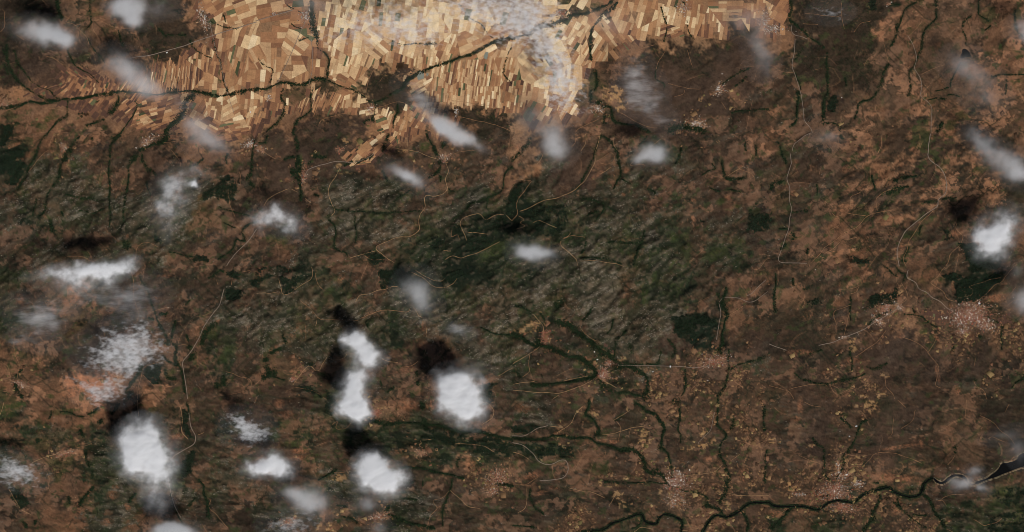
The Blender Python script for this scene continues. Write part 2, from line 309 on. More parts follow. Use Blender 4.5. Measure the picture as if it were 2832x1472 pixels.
# woods: tile, kind (p pine, o open oak), density, outline
WOODS = [
(0,0,'p',1,"0,1270 130,1280 110,1339 60,1430 0,1490"),(0,1,'p',1,"60,170 190,150 210,230 150,270 230,320 290,340 240,440 160,510 90,500 130,420 60,380 40,330 40,220"),
(0,1,'p',1,"0,220 40,230 50,340 0,300"),(0,0,'p',.8,"800,1130 900,1130 890,1170 820,1160"),(0,0,'p',.6,"1740,90 1800,80 1880,130 1850,170"),
(0,0,'o',.35,"1200,330 1480,260 1480,380 1300,420 1220,420"),(0,0,'o',.5,"1480,400 1720,410 1740,460 1500,555"),(0,0,'o',.3,"380,470 650,500 620,640 420,640"),(0,0,'o',.3,"760,600 980,640 960,760 850,720"),
(0,0,'o',.5,"0,430 70,470 110,760 70,760 20,650"),
(1,0,'o',.55,"1210,670 1300,690 1310,730 1250,800 1240,850 1210,930 1110,940 1120,880 1180,760"),(1,0,'o',.5,"1310,740 1430,720 1480,830 1380,900 1330,850 1250,850"),
(1,0,'o',.45,"2040,1110 2400,1100 2576,1160 2576,1339 2350,1280 2030,1180"),(1,0,'o',.2,"560,1140 900,1160 870,1240 820,1300 500,1339 400,1339 540,1250"),
(3,0,'o',.28,"370,0 730,0 720,170 360,140 270,200 270,90 350,90"),(3,0,'o',.25,"740,20 1020,20 1040,300 1030,380 830,370 750,260"),(3,0,'o',.4,"400,420 560,500 600,700 400,680 280,560"),(3,0,'o',.5,"640,480 1050,420 1110,700 1110,830 900,850 800,760 640,680"),
(3,0,'p',.8,"600,990 650,960 700,1010 660,1130 590,1120"),(3,0,'p',.8,"1020,0 1080,0 1070,100 1020,100"),
(0,1,'p',.6,"2210,480 2300,420 2350,450 2400,540 2370,640 2300,720 2200,620 2050,680 2050,610 2150,560"),
(0,1,'p',.9,"1940,1240 2080,1240 2090,1280 1950,1310"),
(1,1,'p',1,"1080,1220 1200,1200 1300,1240 1280,1310 1150,1280"),(1,1,'p',.55,"2280,850 2540,800 2576,850 2576,960 2400,960 2270,940"),(1,1,'p',.8,"2130,1040 2290,1020 2330,1050 2200,1110 2120,1120"),(1,1,'p',.75,"1780,1060 1900,1040 1850,1150 1830,1220 1760,1200"),(1,1,'p',.5,"1980,910 2150,940 2260,920 2220,1000 2080,960 1940,980"),
(1,1,'p',.5,"2140,1140 2350,1060 2380,1100 2200,1210 2080,1220"),
(2,1,'p',1,"0,520 90,500 60,650 40,760 0,880 -60,840 -40,640"),(2,1,'p',.6,"2400,830 2500,810 2576,840 2620,880 2576,980 2350,1000 2380,880"),(2,1,'p',.35,"120,760 540,740 560,900 420,1050 240,1000 160,860"),(2,1,'p',.7,"1870,880 1940,870 1930,900 1880,900"),
(3,1,'o',.55,"780,1190 1000,1150 1290,1100 1330,1000 1270,930 1160,960 1170,1030 950,1040 840,1090"),(3,1,'p',.8,"780,1240 1000,1260 1010,1300 820,1320"),(3,1,'p',1,"1760,960 1830,990 1850,1050 1800,1060"),(3,1,'p',.9,"1920,1120 2080,1110 2180,1250 2200,1350 2050,1350 1940,1200"),(3,1,'o',.6,"2400,490 2600,480 2600,640 2420,600 2150,590 2300,520"),
(3,1,'o',.6,"1920,570 1990,570 2000,630 1920,620"),(3,1,'o',.5,"540,730 680,710 680,780 560,790"),(3,1,'o',.5,"1110,460 1190,450 1210,520 1110,520"),
(0,2,'p',1,"1450,1050 1510,1000 1610,1000 1610,1165 1550,1160 1460,1110"),(0,2,'p',1,"2290,240 2340,215 2450,270 2440,310 2350,360 2260,350"),(0,2,'p',1,"2290,40 2340,20 2420,60 2380,130 2300,90"),(0,2,'p',1,"2510,150 2600,120 2600,220 2520,190"),
(0,2,'o',.4,"2050,780 2190,720 2210,780 2080,870 2000,900"),
(1,2,'p',.8,"240,130 450,130 560,120 430,200 340,280 270,280"),(1,2,'p',.8,"1250,50 1560,40 1600,150 1500,210 1370,200 1250,240"),(1,2,'p',.7,"1640,50 1780,140 1870,165 1900,215 1800,210 1700,110"),(1,2,'p',1,"1890,60 2080,40 2100,100 1990,170 1900,170"),(1,2,'p',.9,"390,1215 540,1210 720,1339 600,1280"),(1,2,'p',.9,"2230,1190 2400,1170 2440,1180 2400,1220 2240,1250"),(1,2,'p',.7,"2220,1230 2380,1250 2370,1380 2280,1380"),
(1,2,'p',1,"530,950 580,945 580,995 530,990"),(1,2,'p',.4,"0,0 500,0 470,80 300,70 0,170"),(1,2,'p',.6,"720,1339 690,1200 760,1280 840,1370 800,1440 690,1410"),
(2,2,'p',1,"1580,500 1720,500 1900,510 2050,540 2040,600 1900,610 1820,600 1640,600 1580,540"),(2,2,'p',1,"1640,600 1820,610 1850,700 1870,770 1780,760 1760,690 1700,720 1620,690"),
(3,2,'p',1,"1720,90 1880,60 2000,130 2130,120 2380,60 2360,150 2290,190 2200,270 2060,370 1890,350 1880,200 1860,140"),(3,2,'p',1,"1990,0 2290,0 2300,40 2040,60"),(3,2,'p',.9,"1000,330 1100,290 1240,290 1320,230 1320,320 1250,380 1150,390 1040,420"),(3,2,'p',.7,"380,350 500,340 520,380 430,430"),(3,2,'p',1,"1680,640 1710,640 1710,670 1680,670"),(3,2,'o',.35,"430,430 560,450 560,560 380,640 250,620 300,540"),(3,2,'o',.7,"2240,990 2340,970 2330,1000 2240,1010"),
(3,2,'o',.3,"2300,1040 2560,1050 2500,1130 2300,1200 2150,1120"),
(0,3,'p',.9,"1840,120 1890,130 1900,300 1960,400 1870,370 1840,310"),(0,3,'p',.9,"1800,680 1900,560 1970,540 1950,690 1860,790 1810,700"),(0,3,'p',.9,"100,900 200,890 220,960 190,1000 240,960 300,1010 270,1080 210,1100"),(0,3,'o',.4,"740,470 760,390 820,370 850,430 770,480"),(0,3,'o',.55,"400,640 700,610 720,700 560,760 430,780"),(0,3,'o',.4,"720,640 950,640 940,760 700,760"),(0,3,'o',.35,"470,220 720,220 740,330 520,400 240,440 250,370"),(0,3,'o',.3,"880,380 1100,440 1100,700 950,640"),(0,3,'p',.5,"1740,500 1850,480 1760,560"),
(2,3,'p',.6,"0,270 200,240 380,300 250,290 180,340 0,360"),(2,3,'p',.5,"0,460 150,440 600,470 590,560 300,600 120,560"),(2,3,'o',.6,"1210,20 1290,20 1290,60 1220,60"),
(3,3,'o',.35,"1100,1000 1240,980 1250,1180 1080,1240"),(3,3,'p',.35,"2200,1200 2600,1100 2600,1400 2200,1400"),(3,3,'p',.3,"2250,960 2600,850 2600,1080 2400,1080"),(3,3,'o',.5,"0,1250 160,1180 200,1300 60,1339"),(3,3,'o',.4,"700,1160 860,1150 850,1240 720,1220"),
(1,3,'p',.5,"1700,300 2576,430 2600,600 2300,560 1900,440 1650,400"),(1,3,'p',.5,"680,60 860,40 900,120 700,160"),(1,3,'o',.5,"1180,170 1500,130 1860,200 1700,270 1300,240"),(1,3,'o',.4,"0,860 300,820 430,880 250,1000 0,1100"),(1,3,'o',.35,"800,950 960,940 950,1080 800,1090"),
]
# light green or bare patches of ground: tile, colour code, x,y,rx,ry,deg
PATCHES = [
(0,0,'l',[(540,1130,60,25,40),(480,1200,50,35,40),(560,1180,40,20,20),(1970,570,40,60,10),(2170,740,70,30,30),(2240,810,60,30,0),(430,1290,60,40,30)]),
(0,0,'n',[(1380,1160,0,0,0)]),
(1,0,'e',[(2480,430,110,45,20),(700,880,120,70,0),(400,960,120,80,0)]),
(1,0,'x',[(1500,690,80,70,0),(1430,650,40,40,0)]),
(2,0,'l',[(540,50,80,50,0),(820,840,40,70,0),(770,90,130,40,25)]),
(2,0,'n',[(440,40,40,25,0),(640,30,90,30,10),(1020,950,100,80,-20),(1100,1070,60,50,30)]),
(0,1,'l',[(1030,690,30,12,0),(230,600,70,90,30),(750,320,90,40,0),(640,840,25,60,10),(500,880,40,60,10),(1250,1110,90,25,10)]),
(0,1,'n',[(2210,20,40,30,0),(2250,90,60,35,0)]),
(0,1,'o',[(460,850,20,20,0),(600,840,30,20,0),(1280,1040,25,25,0),(190,265,50,14,0),(150,120,70,20,20),(1090,540,22,18,0),(1710,40,120,25,0),(2440,1190,30,40,0)]),
(1,1,'n',[(900,75,32,28,20),(1070,130,60,45,-40),(1080,210,60,35,50),(880,255,38,20,0),(840,330,30,24,20),(1030,350,22,40,20),(900,405,70,14,0),(1390,100,50,8,0),(1480,180,55,10,5),(1200,40,70,35,0),(980,245,18,18,0),(1980,145,35,25,0)]),
(1,1,'o',[(320,470,30,25,0),(410,555,25,15,0),(230,240,30,12,0)]),
(1,1,'l',[(450,300,25,80,0),(1700,140,60,50,20),(620,240,60,12,5),(560,290,35,15,30),(150,1060,70,40,0),(260,1080,70,50,0),(1250,840,150,40,0),(2400,1200,150,100,30)]),
(2,1,'l',[(1620,1040,60,60,0),(2100,690,60,35,20),(2050,1220,130,70,20),(1760,1150,60,50,30),(1190,830,50,14,0),(1140,960,25,80,-15),(1490,660,40,18,0),(1540,730,28,25,0),(2490,410,40,30,20),(2240,585,60,12,0),(700,1240,60,20,10),(340,1110,90,22,0),(2260,740,40,20,0),(1500,560,60,20,20),(2270,1080,60,40,0)]),
(2,1,'o',[(660,610,18,30,0),(250,400,30,40,0),(60,140,40,30,0),(340,1070,40,12,0),(1040,310,30,22,0),(1090,205,20,30,-30),(1150,380,40,25,30),(860,420,80,18,35),(1120,620,20,20,0),(1820,690,30,40,0),(1910,1200,35,20,0),(2290,340,28,28,0),(1820,860,20,50,30),(1400,540,60,25,-10),(2170,650,30,40,30)]),
(3,1,'l',[(910,800,55,22,0),(880,880,70,18,0),(1030,470,35,50,0),(1000,350,40,40,0),(1760,330,30,60,10),(1800,100,70,18,0),(170,1130,50,50,20),(490,1280,30,20,0),(250,1050,40,30,0),(790,550,40,12,20),(640,1000,20,50,0),(1720,520,40,20,20)]),
(3,1,'o',[(800,100,60,45,0),(780,370,60,40,10),(820,280,25,50,20),(1640,40,25,40,30),(1900,1000,70,40,10),(1440,170,40,22,30),(1850,480,35,12,-10),(270,290,30,20,0),(250,610,40,30,0),(1200,870,150,40,5),(1340,1150,30,40,20),(1350,330,50,14,10),(1480,190,30,60,40),(1250,1000,80,60,0)]),
(0,2,'o',[(720,340,100,50,20),(540,440,50,30,0),(640,490,40,20,20),(1100,460,50,25,0),(1560,320,50,18,10),(1660,100,90,16,0),(2190,540,30,40,0),(740,1300,70,30,0),(1480,260,22,22,0),(210,330,40,60,20)]),
(0,2,'l',[(2310,840,70,40,0),(2140,690,60,50,20),(1930,820,20,30,0),(510,1310,35,28,0),(50,1320,30,25,0),(1710,1060,60,40,0),(2260,930,60,40,0),(2060,1010,20,40,20)]),
(1,2,'l',[(800,120,40,30,0),(730,260,60,30,40),(940,290,30,40,-20),(1130,600,25,40,20),(2120,0,0,0,0),(430,490,40,20,0)]),
(1,2,'o',[(1690,800,60,40,0),(1690,600,30,60,0),(850,940,50,25,0),(860,120,30,60,-20),(60,1090,70,35,0),(40,60,40,60,0),(1500,1050,110,40,10),(380,680,30,120,-30),(200,820,120,18,28),(1430,985,40,18,0)]),
(2,2,'l',[(450,340,60,60,20),(290,380,15,60,0),(1340,300,40,120,0),(1440,130,40,50,0),(460,510,40,50,20),(1650,200,60,50,0),(1000,500,40,30,20),(1490,870,12,35,0),(2070,860,40,30,30)]),
(2,2,'n',[(1660,940,22,40,0),(830,1000,25,45,20),(1010,870,16,40,0),(2270,1100,40,30,30),(1480,1310,70,40,10),(140,640,120,35,10),(220,580,90,30,0),(1100,930,60,18,0)]),
(2,2,'o',[(2190,390,50,40,0),(930,1100,50,50,0),(330,720,40,60,0),(780,930,40,20,20)]),
(3,2,'o',[(820,30,30,50,0),(960,140,40,30,40),(720,220,14,60,0),(1860,200,25,70,0),(400,500,60,40,30),(2280,320,120,45,10),(2020,700,50,60,0),(1340,700,40,25,20),(330,870,140,30,0),(1700,1080,20,90,10),(1690,720,50,20,-50),(580,1070,50,20,20),(1900,1250,35,60,0),(850,950,80,40,0)]),
(3,2,'n',[(840,750,45,22,30),(870,820,60,40,20),(1640,520,60,70,0),(1740,480,30,30,0),(1140,570,50,14,-15),(1580,620,20,10,0),(1580,680,22,10,0),(1170,1090,40,30,0),(1140,1300,50,20,0),(970,1310,40,20,0),(1730,855,25,12,0),(2360,1060,0,0,0)]),
(3,2,'l',[(1560,660,50,30,0),(900,140,30,40,30),(2240,560,30,60,0),(1600,560,60,20,20)]),
(0,3,'l',[(60,130,90,80,0),(150,70,120,50,10),(620,130,180,35,5),(220,50,40,30,0),(690,1060,50,40,10),(850,1010,40,70,35),(600,640,120,25,0),(2080,960,50,50,0),(1430,60,50,14,0)]),
(0,3,'r',[(620,900,90,50,20),(830,910,110,70,15),(750,1140,90,50,20),(650,1250,150,70,20),(440,980,100,40,20),(550,600,160,20,-10),(640,40,300,35,0),(1100,1140,50,25,30),(800,850,80,40,0)]),
(0,3,'o',[(170,270,90,40,20),(640,570,100,25,10),(1170,880,40,25,0),(1290,1080,30,40,40),(1140,960,60,50,0),(1090,1230,60,40,20),(1800,370,110,35,15),(2300,420,35,30,0)]),
(1,3,'l',[(170,380,60,30,0),(370,450,90,40,0),(640,790,40,14,40),(1490,930,50,22,10),(1690,1000,22,18,0),(300,240,60,30,30),(620,560,100,16,5),(1120,500,0,0,0),(480,200,50,14,30)]),
(1,3,'o',[(620,310,80,22,-5),(300,150,80,40,0),(240,50,50,60,0),(450,520,90,30,0),(450,590,90,30,0),(1440,520,90,30,5),(1480,60,150,70,0),(1760,60,70,60,20),(1040,1230,60,50,0),(2160,650,60,40,0),(2240,720,50,50,0)]),
(1,3,'n',[(740,1280,130,35,5),(840,790,90,35,15),(870,1130,80,30,5),(1320,110,50,30,0),(1660,540,0,0,0)]),
(2,3,'n',[(515,490,28,45,-10),(860,850,45,28,0),(1000,870,70,20,0),(1060,960,60,40,40),(1110,1060,40,40,0),(1340,430,60,110,0),(840,150,28,28,0),(1160,95,14,22,0),(270,500,28,18,0),(300,595,14,30,0),(2420,860,35,14,0),(280,890,12,18,0),(1500,960,22,50,10),(1680,1060,30,40,0),(1860,480,130,28,10),(1930,345,40,30,40),(2170,1080,30,40,0),(1150,800,30,18,0),(1640,1010,60,60,0),(480,280,30,10,0),(950,210,14,20,0)]),
(2,3,'o',[(200,770,110,40,15),(430,890,60,25,0),(300,940,60,25,20),(1990,600,60,30,0),(100,80,80,60,0),(2330,760,60,70,0),(1000,430,90,20,0)]),
(2,3,'l',[(730,160,50,30,30),(800,210,40,30,0),(1170,500,70,18,-5),(1500,500,35,22,30),(2020,550,35,18,0),(360,640,170,30,10),(880,700,100,70,-10)]),
(3,3,'n',[(1030,60,60,60,20),(880,70,30,14,0),(430,460,50,16,10),(60,415,70,24,5),(900,590,40,16,-15),(50,660,40,10,0),(230,880,50,50,0),(700,320,0,0,0)]),
(3,3,'o',[(1330,480,180,22,8),(1330,900,40,35,0),(1250,790,300,40,-4),(1540,430,20,60,10),(320,60,30,90,0),(280,200,50,30,20),(1290,1070,60,90,0),(500,1090,50,14,-20),(100,1160,110,40,-10)]),
(3,3,'B',[(2060,560,90,160,15),(2150,290,70,80,0),(1990,430,200,50,-20)]),
(3,3,'l',[(1160,885,60,22,-10),(1100,850,60,12,-8),(2350,980,140,90,20),(2500,1180,150,70,30)]),
]
ROADS = [  # tile, kind (h paved, d dirt), width, lines
(0,0,'h',3,"1300,590 1500,560 1660,520 1850,460 2080,380 2350,290 2590,222"),
(0,0,'d',2,"0,1150 150,1090 350,960 470,890 600,850 900,780 1060,710|660,220 740,240 870,370 900,460|660,220 690,190 720,150|930,220 990,190 1080,180|930,230 930,300 1000,400|50,110 60,260 0,330|20,90 50,120|480,1090 600,1100 700,1140 850,1200|160,345 250,410|460,570 540,580 640,660"),
(0,0,'h',1.8,"2110,230 2140,390 2170,520 2220,640 2290,950 2330,1060 2360,1150"),
(1,0,'h',3,"-10,218 200,150 380,100"),
(1,0,'h',1.8,"560,180 555,400 565,600 565,730 530,860|500,220 440,340 370,510 290,680 210,840"),
(1,0,'d',1.8,"560,600 740,600|1110,1100 1100,950 1120,850 1190,690 1210,660|1280,770 1240,830|1200,1090 1430,1025 1510,1040 1600,1130 1720,1260|630,1260 660,1200 830,1150 950,1130|1960,1010 2300,1060 2590,1120|2050,1030 2020,1170|2020,1170 2300,1230 2576,1320|1110,1180 1200,1100|1880,650 1840,720 1820,850 1800,950|100,200 110,330 190,480 180,700"),
(2,0,'d',1.8,"1440,450 1300,490 1220,530 1240,640|1480,430 1680,310|680,400 700,640 740,800|1800,90 1930,120|1540,520 1470,630 1450,720|1560,840 1800,900 1900,900|1760,500 1790,620 1820,680|870,1200 700,1290 650,1310 640,1345|1080,1130 1200,1200 1350,1270 1470,1290|2100,1020 2160,1110|1620,980 1720,960 1740,900|2260,1020 2380,1010"),
(3,0,'h',2,"240,250 230,320 260,360 330,370 400,400|270,390 270,500 240,620 240,690 270,740 300,860 330,960 350,1100 360,1220 430,1290 445,1345|1400,350 1460,450 1490,550 1490,620 1460,690 1530,780 1550,860 1530,970 1610,1030 1650,1080 1640,1200 1635,1345"),
(3,0,'d',1.8,"360,140 510,150 720,170 740,140|740,20 740,170 770,300|1540,750 1650,700 1780,650|2340,260 2440,270 2570,380|2370,80 2340,230|1160,430 1220,640|340,240 510,250|1040,210 940,230 860,330|2410,490 2576,520"),
(0,1,'d',1.8,"1510,20 1420,100|500,170 440,210 350,310 280,400|1360,1290 1370,1150 1420,1100 1500,1100 1600,1150|2300,560 2320,720 2370,850|2330,200 2370,205 2450,160|1720,170 1800,250 1830,320|2410,380 2430,450 2430,560|1640,100 1900,80"),
(0,1,'h',2.4,"2590,960 2500,1100 2380,1200 2320,1280 2280,1345"),
(1,1,'h',2.4,"490,450 520,370 600,340 800,290 1000,300 1150,240 1200,190"),
(1,1,'d',2.2,"850,340 800,460 740,550 740,640 770,710 810,790 760,840|1910,200 1900,290 1940,370 1900,460 1930,560 1890,610 1780,640 1710,620 1700,680 1710,760 1660,800 1630,890 1650,970 1590,1020 1530,1050 1440,1040 1380,1060 1300,1100 1210,1140 1210,1180 1280,1220 1400,1310"),
(1,1,'d',1.8,"20,120 100,200 180,260 250,265|490,650 560,710|1350,150 1530,160 1640,190 1750,240 1840,270|1970,220 2050,190 2300,170|1530,0 1520,150|1210,1185 1080,1220 940,1260|1090,1230 1150,1280 1300,1270|340,560 230,600 120,660 80,740|350,560 430,600|480,600 490,470|2590,890 2540,860 2530,820 2420,810 2300,880 2250,810 2120,835 2060,870 2050,900 2110,1050 2120,1090|2460,1090 2300,1180 2100,1250 2050,1270 1980,1230 1900,1280|1970,970 1950,1060 2030,1010 2050,1080|2130,1000 2340,1020|1880,1180 1970,1190"),
(2,1,'d',2.2,"200,480 150,560 60,660 45,740 70,790 60,830 0,880|70,790 170,760 300,690 440,650 560,610 660,550 730,490 800,370 840,290 830,200 880,60 890,-10|490,1080 490,1150 530,1170 600,1230 650,1290 655,1345"),
(2,1,'d',1.7,"0,490 30,470 200,480|60,830 130,880 60,900 140,940 30,970|200,910 280,870 350,910 400,930 460,960|840,290 930,240 1000,190 1050,240 1020,300 950,310 870,300|1180,330 1250,260 1300,170 1400,130 1500,60|510,1060 570,1040 590,995|500,1070 600,1035 740,1050|680,1290 800,1285 930,1300 1050,1320 1130,1345|320,200 250,320|640,0 640,90 590,150|740,0 745,90 690,190|1020,40 1020,110 1060,180|2260,360 2400,400 2440,460|2160,440 2330,330|1000,340 880,420|1180,330 1320,310 1340,345"),
(3,1,'h',2.2,"240,280 180,470 215,540 215,690 240,760 210,860 210,960 170,1060 130,1180 90,1280 120,1310 400,1310|220,200 230,300|240,190 250,120 350,40 440,-5"),
(3,1,'h',2.8,"1630,0 1610,120 1600,240 1640,290 1720,350 1770,420 1790,520 1780,610 1700,670 1710,740 1600,800 1470,910 1370,990 1310,1120 1290,1200 1310,1290 1320,1350"),
(3,1,'d',2,"430,1310 480,1250 510,1230 560,1150 640,1110 760,1010 900,940 990,840 1100,800 1260,770|990,835 870,825 770,800|640,800 680,855 760,810|720,860 720,920 620,980|1100,790 1080,670 1150,610 1230,565|800,790 840,720 830,640 940,590|550,1220 660,1160 760,1070 900,1050|510,1235 570,1260|1660,780 1540,880 1480,980 1410,1080 1400,1180 1350,1270 1390,1345|1900,900 1880,960 1960,1040 1940,1120 1830,1210 1820,1290 1780,1345|1090,900 1310,880 1320,930"),
(0,2,'h',2.6,"2260,220 2210,400 2130,500 2060,600 2000,740 1940,850 1840,970 1860,1110 1880,1240 1890,1345"),
(0,2,'d',1.8,"1320,50 1350,150 1350,280 1360,340 1400,450 1390,560|2440,60 2540,40 2500,80|2180,130 2200,200|150,730 150,880 200,1000 170,1080 180,1160 250,1190 280,1200|0,950 90,1010 130,1150 40,1120 0,1140|1580,970 1430,1030 1430,1090 1390,1220 1385,1345|1440,1090 1530,1190 1600,1250 1690,1345|2270,1060 2400,1110 2530,1140 2540,1220|1790,800 1900,795|2340,110 2330,200"),
(1,2,'d',2.4,"1545,420 1540,470 1450,460 1350,445 1250,455 1150,490 1040,530|1580,415 1620,450 1630,500 1680,520|1000,370 1050,290 1150,280 1220,245 1300,240 1370,200 1440,210"),
(1,2,'d',1.8,"1040,550 860,545 640,540 580,450 440,340|620,530 600,610|230,120 270,280 340,280 430,200 560,130 580,60 560,0|600,60 620,170 680,240|0,275 230,260|720,910 660,1000 650,1060 600,1065 550,1000 500,1020 440,1110 370,1200|390,1215 500,1230 620,1270 720,1345|720,920 780,950 880,940 920,880|1260,930 1400,970 1440,970|1450,1020 1570,1000 1640,950|1560,60 1680,110 1800,210 1900,215 2000,160 2030,110|1600,40 1780,140 1870,160 1900,120|2210,1190 2280,1170 2450,1165|2590,1020 2500,1080 2430,1110|1720,610 1720,720|1710,830 1690,900"),
(2,2,'d',2,"0,1250 150,1250 250,1270 350,1270 480,1280 590,1240 720,1190 860,1110|0,990 120,920 180,880 290,800|180,880 170,1000 190,1050 100,1120|480,1290 400,1345|510,1160 620,1140 780,1100|680,600 720,670 800,730 860,760|210,480 320,600 310,680|870,1120 960,1170 1060,1230|2120,520 2240,460 2330,400|0,1190 230,1160"),
(2,2,'h',2,"1060,1000 1400,1000 1850,1020 1980,1010|2080,370 2120,310 2280,320 2370,370 2440,360 2576,250|2350,300 2400,290 2480,200 2560,130|2080,370 2100,470 2080,600 2050,750"),
(3,2,'h',2.6,"1350,380 1250,460 1090,560 960,640 760,720 640,770 500,800|1410,30 1390,120 1500,170 1510,230 1600,260 1650,320 1720,340 1800,430 1860,450|0,780 190,850|890,660 910,700"),
(3,2,'d',1.9,"1780,0 1710,120 1620,180 1770,260 1790,340 1890,360|1290,100 1280,160 1330,220 1310,340|1330,160 1400,270 1390,340 1250,430|820,280 880,270 920,190|820,460 770,660 760,700|840,390 660,440 650,510 690,600|2460,20 2370,110 2350,170 2290,190 2200,270 2060,380|2340,115 2200,140 2000,215 2060,240 2050,300 1900,320|2160,390 2250,480|2170,370 2300,300 2340,360|1340,710 1440,740 1540,800 1600,870 1720,1010 1690,1140 1670,1200 1740,1230|1600,880 1700,700|1990,660 1890,780|2060,1150 2080,1200 2180,1270 2190,1345|2080,920 2070,1010|1190,640 1100,750 1000,830 870,920|1170,1100 1170,1220 1260,1290 1270,1345|200,1240 480,1190 600,1200|0,1200 200,1250 260,1345|2490,200 2420,300|2400,400 2480,340 2590,330|700,240 880,220 920,190|1830,370 1820,410"),
(0,3,'h',2.6,"1900,130 1920,280 1970,370 1960,450 1850,510 1750,570 1730,600|1690,760 1720,940 1760,1080 1830,1200"),
(0,3,'d',1.9,"1810,60 1840,220 1830,330 1900,410|470,720 500,800 480,880 510,930 620,960|90,900 210,1110|740,500 600,540 440,590 320,640|760,490 880,470 940,440|1385,0 1400,180|50,20 0,170|2130,1000 2100,1090 2170,1150 2300,1300|1990,360 2060,330|210,1110 320,1165"),
(1,3,'d',1.8,"760,260 830,215 800,300 920,295 980,200|1780,400 1640,410 1680,440 1620,465 1690,490|2250,50 2320,20 2400,100 2390,170 2270,260|1950,910 1890,980 1770,1020 1840,1100 1760,1160 1720,1280 1640,1270 1690,1330|1950,910 2040,990 2140,1090 2260,1100|2000,440 2280,470 2400,530|780,740 900,740|2280,910 2380,930"),
(2,3,'h',2.6,"-10,370 120,370 200,330 250,290 370,265|-10,435 110,460 220,550 260,620 340,660 420,650 480,610 540,610 560,650 570,720 520,790 440,805 270,820"),
(2,3,'d',1.8,"370,270 520,285|0,530 100,560 180,610|0,860 140,880 210,820 270,780|900,360 1060,340 1200,290 1350,265|1010,220 1190,110|1040,210 1090,280 1070,430|450,340 600,240 640,130 720,70|560,890 700,920 800,930 880,970 940,1000|640,590 800,600 930,590 945,510|1220,1345 1300,1280 1420,1310|1700,1320 1880,1300|2450,460 2590,400|2180,950 2300,960 2590,970|1640,780 1820,770 2050,730 2120,650|2300,550 2200,620|150,880 150,980 130,1110 50,1150|1060,920 970,1080"),
(2,3,'h',1.8,"2040,120 2000,300 1870,430 1870,460"),
(3,3,'d',1.8,"1290,0 1350,50 1390,90|300,560 540,660|1200,400 1260,330 1260,180|950,680 1020,620 1060,550 1140,530 1280,540 1450,600 1550,650|2120,160 2220,210 2290,260 2310,300 2430,390 2480,460|1990,0 1980,180|2210,400 2230,370 2380,430|1720,1020 1820,970 1980,950|900,1090 990,1100 1030,1150|0,1200 60,1190 240,1080|1800,670 1880,560|350,20 430,65 540,80|2420,40 2370,140|1330,300 1450,220 1480,100|2050,1200 2160,1270 2300,1230 2350,1190|1780,1300 1880,1345|1680,1010 1780,1040 1790,1080"),
(3,3,'h',1.8,"680,875 850,875"),
]
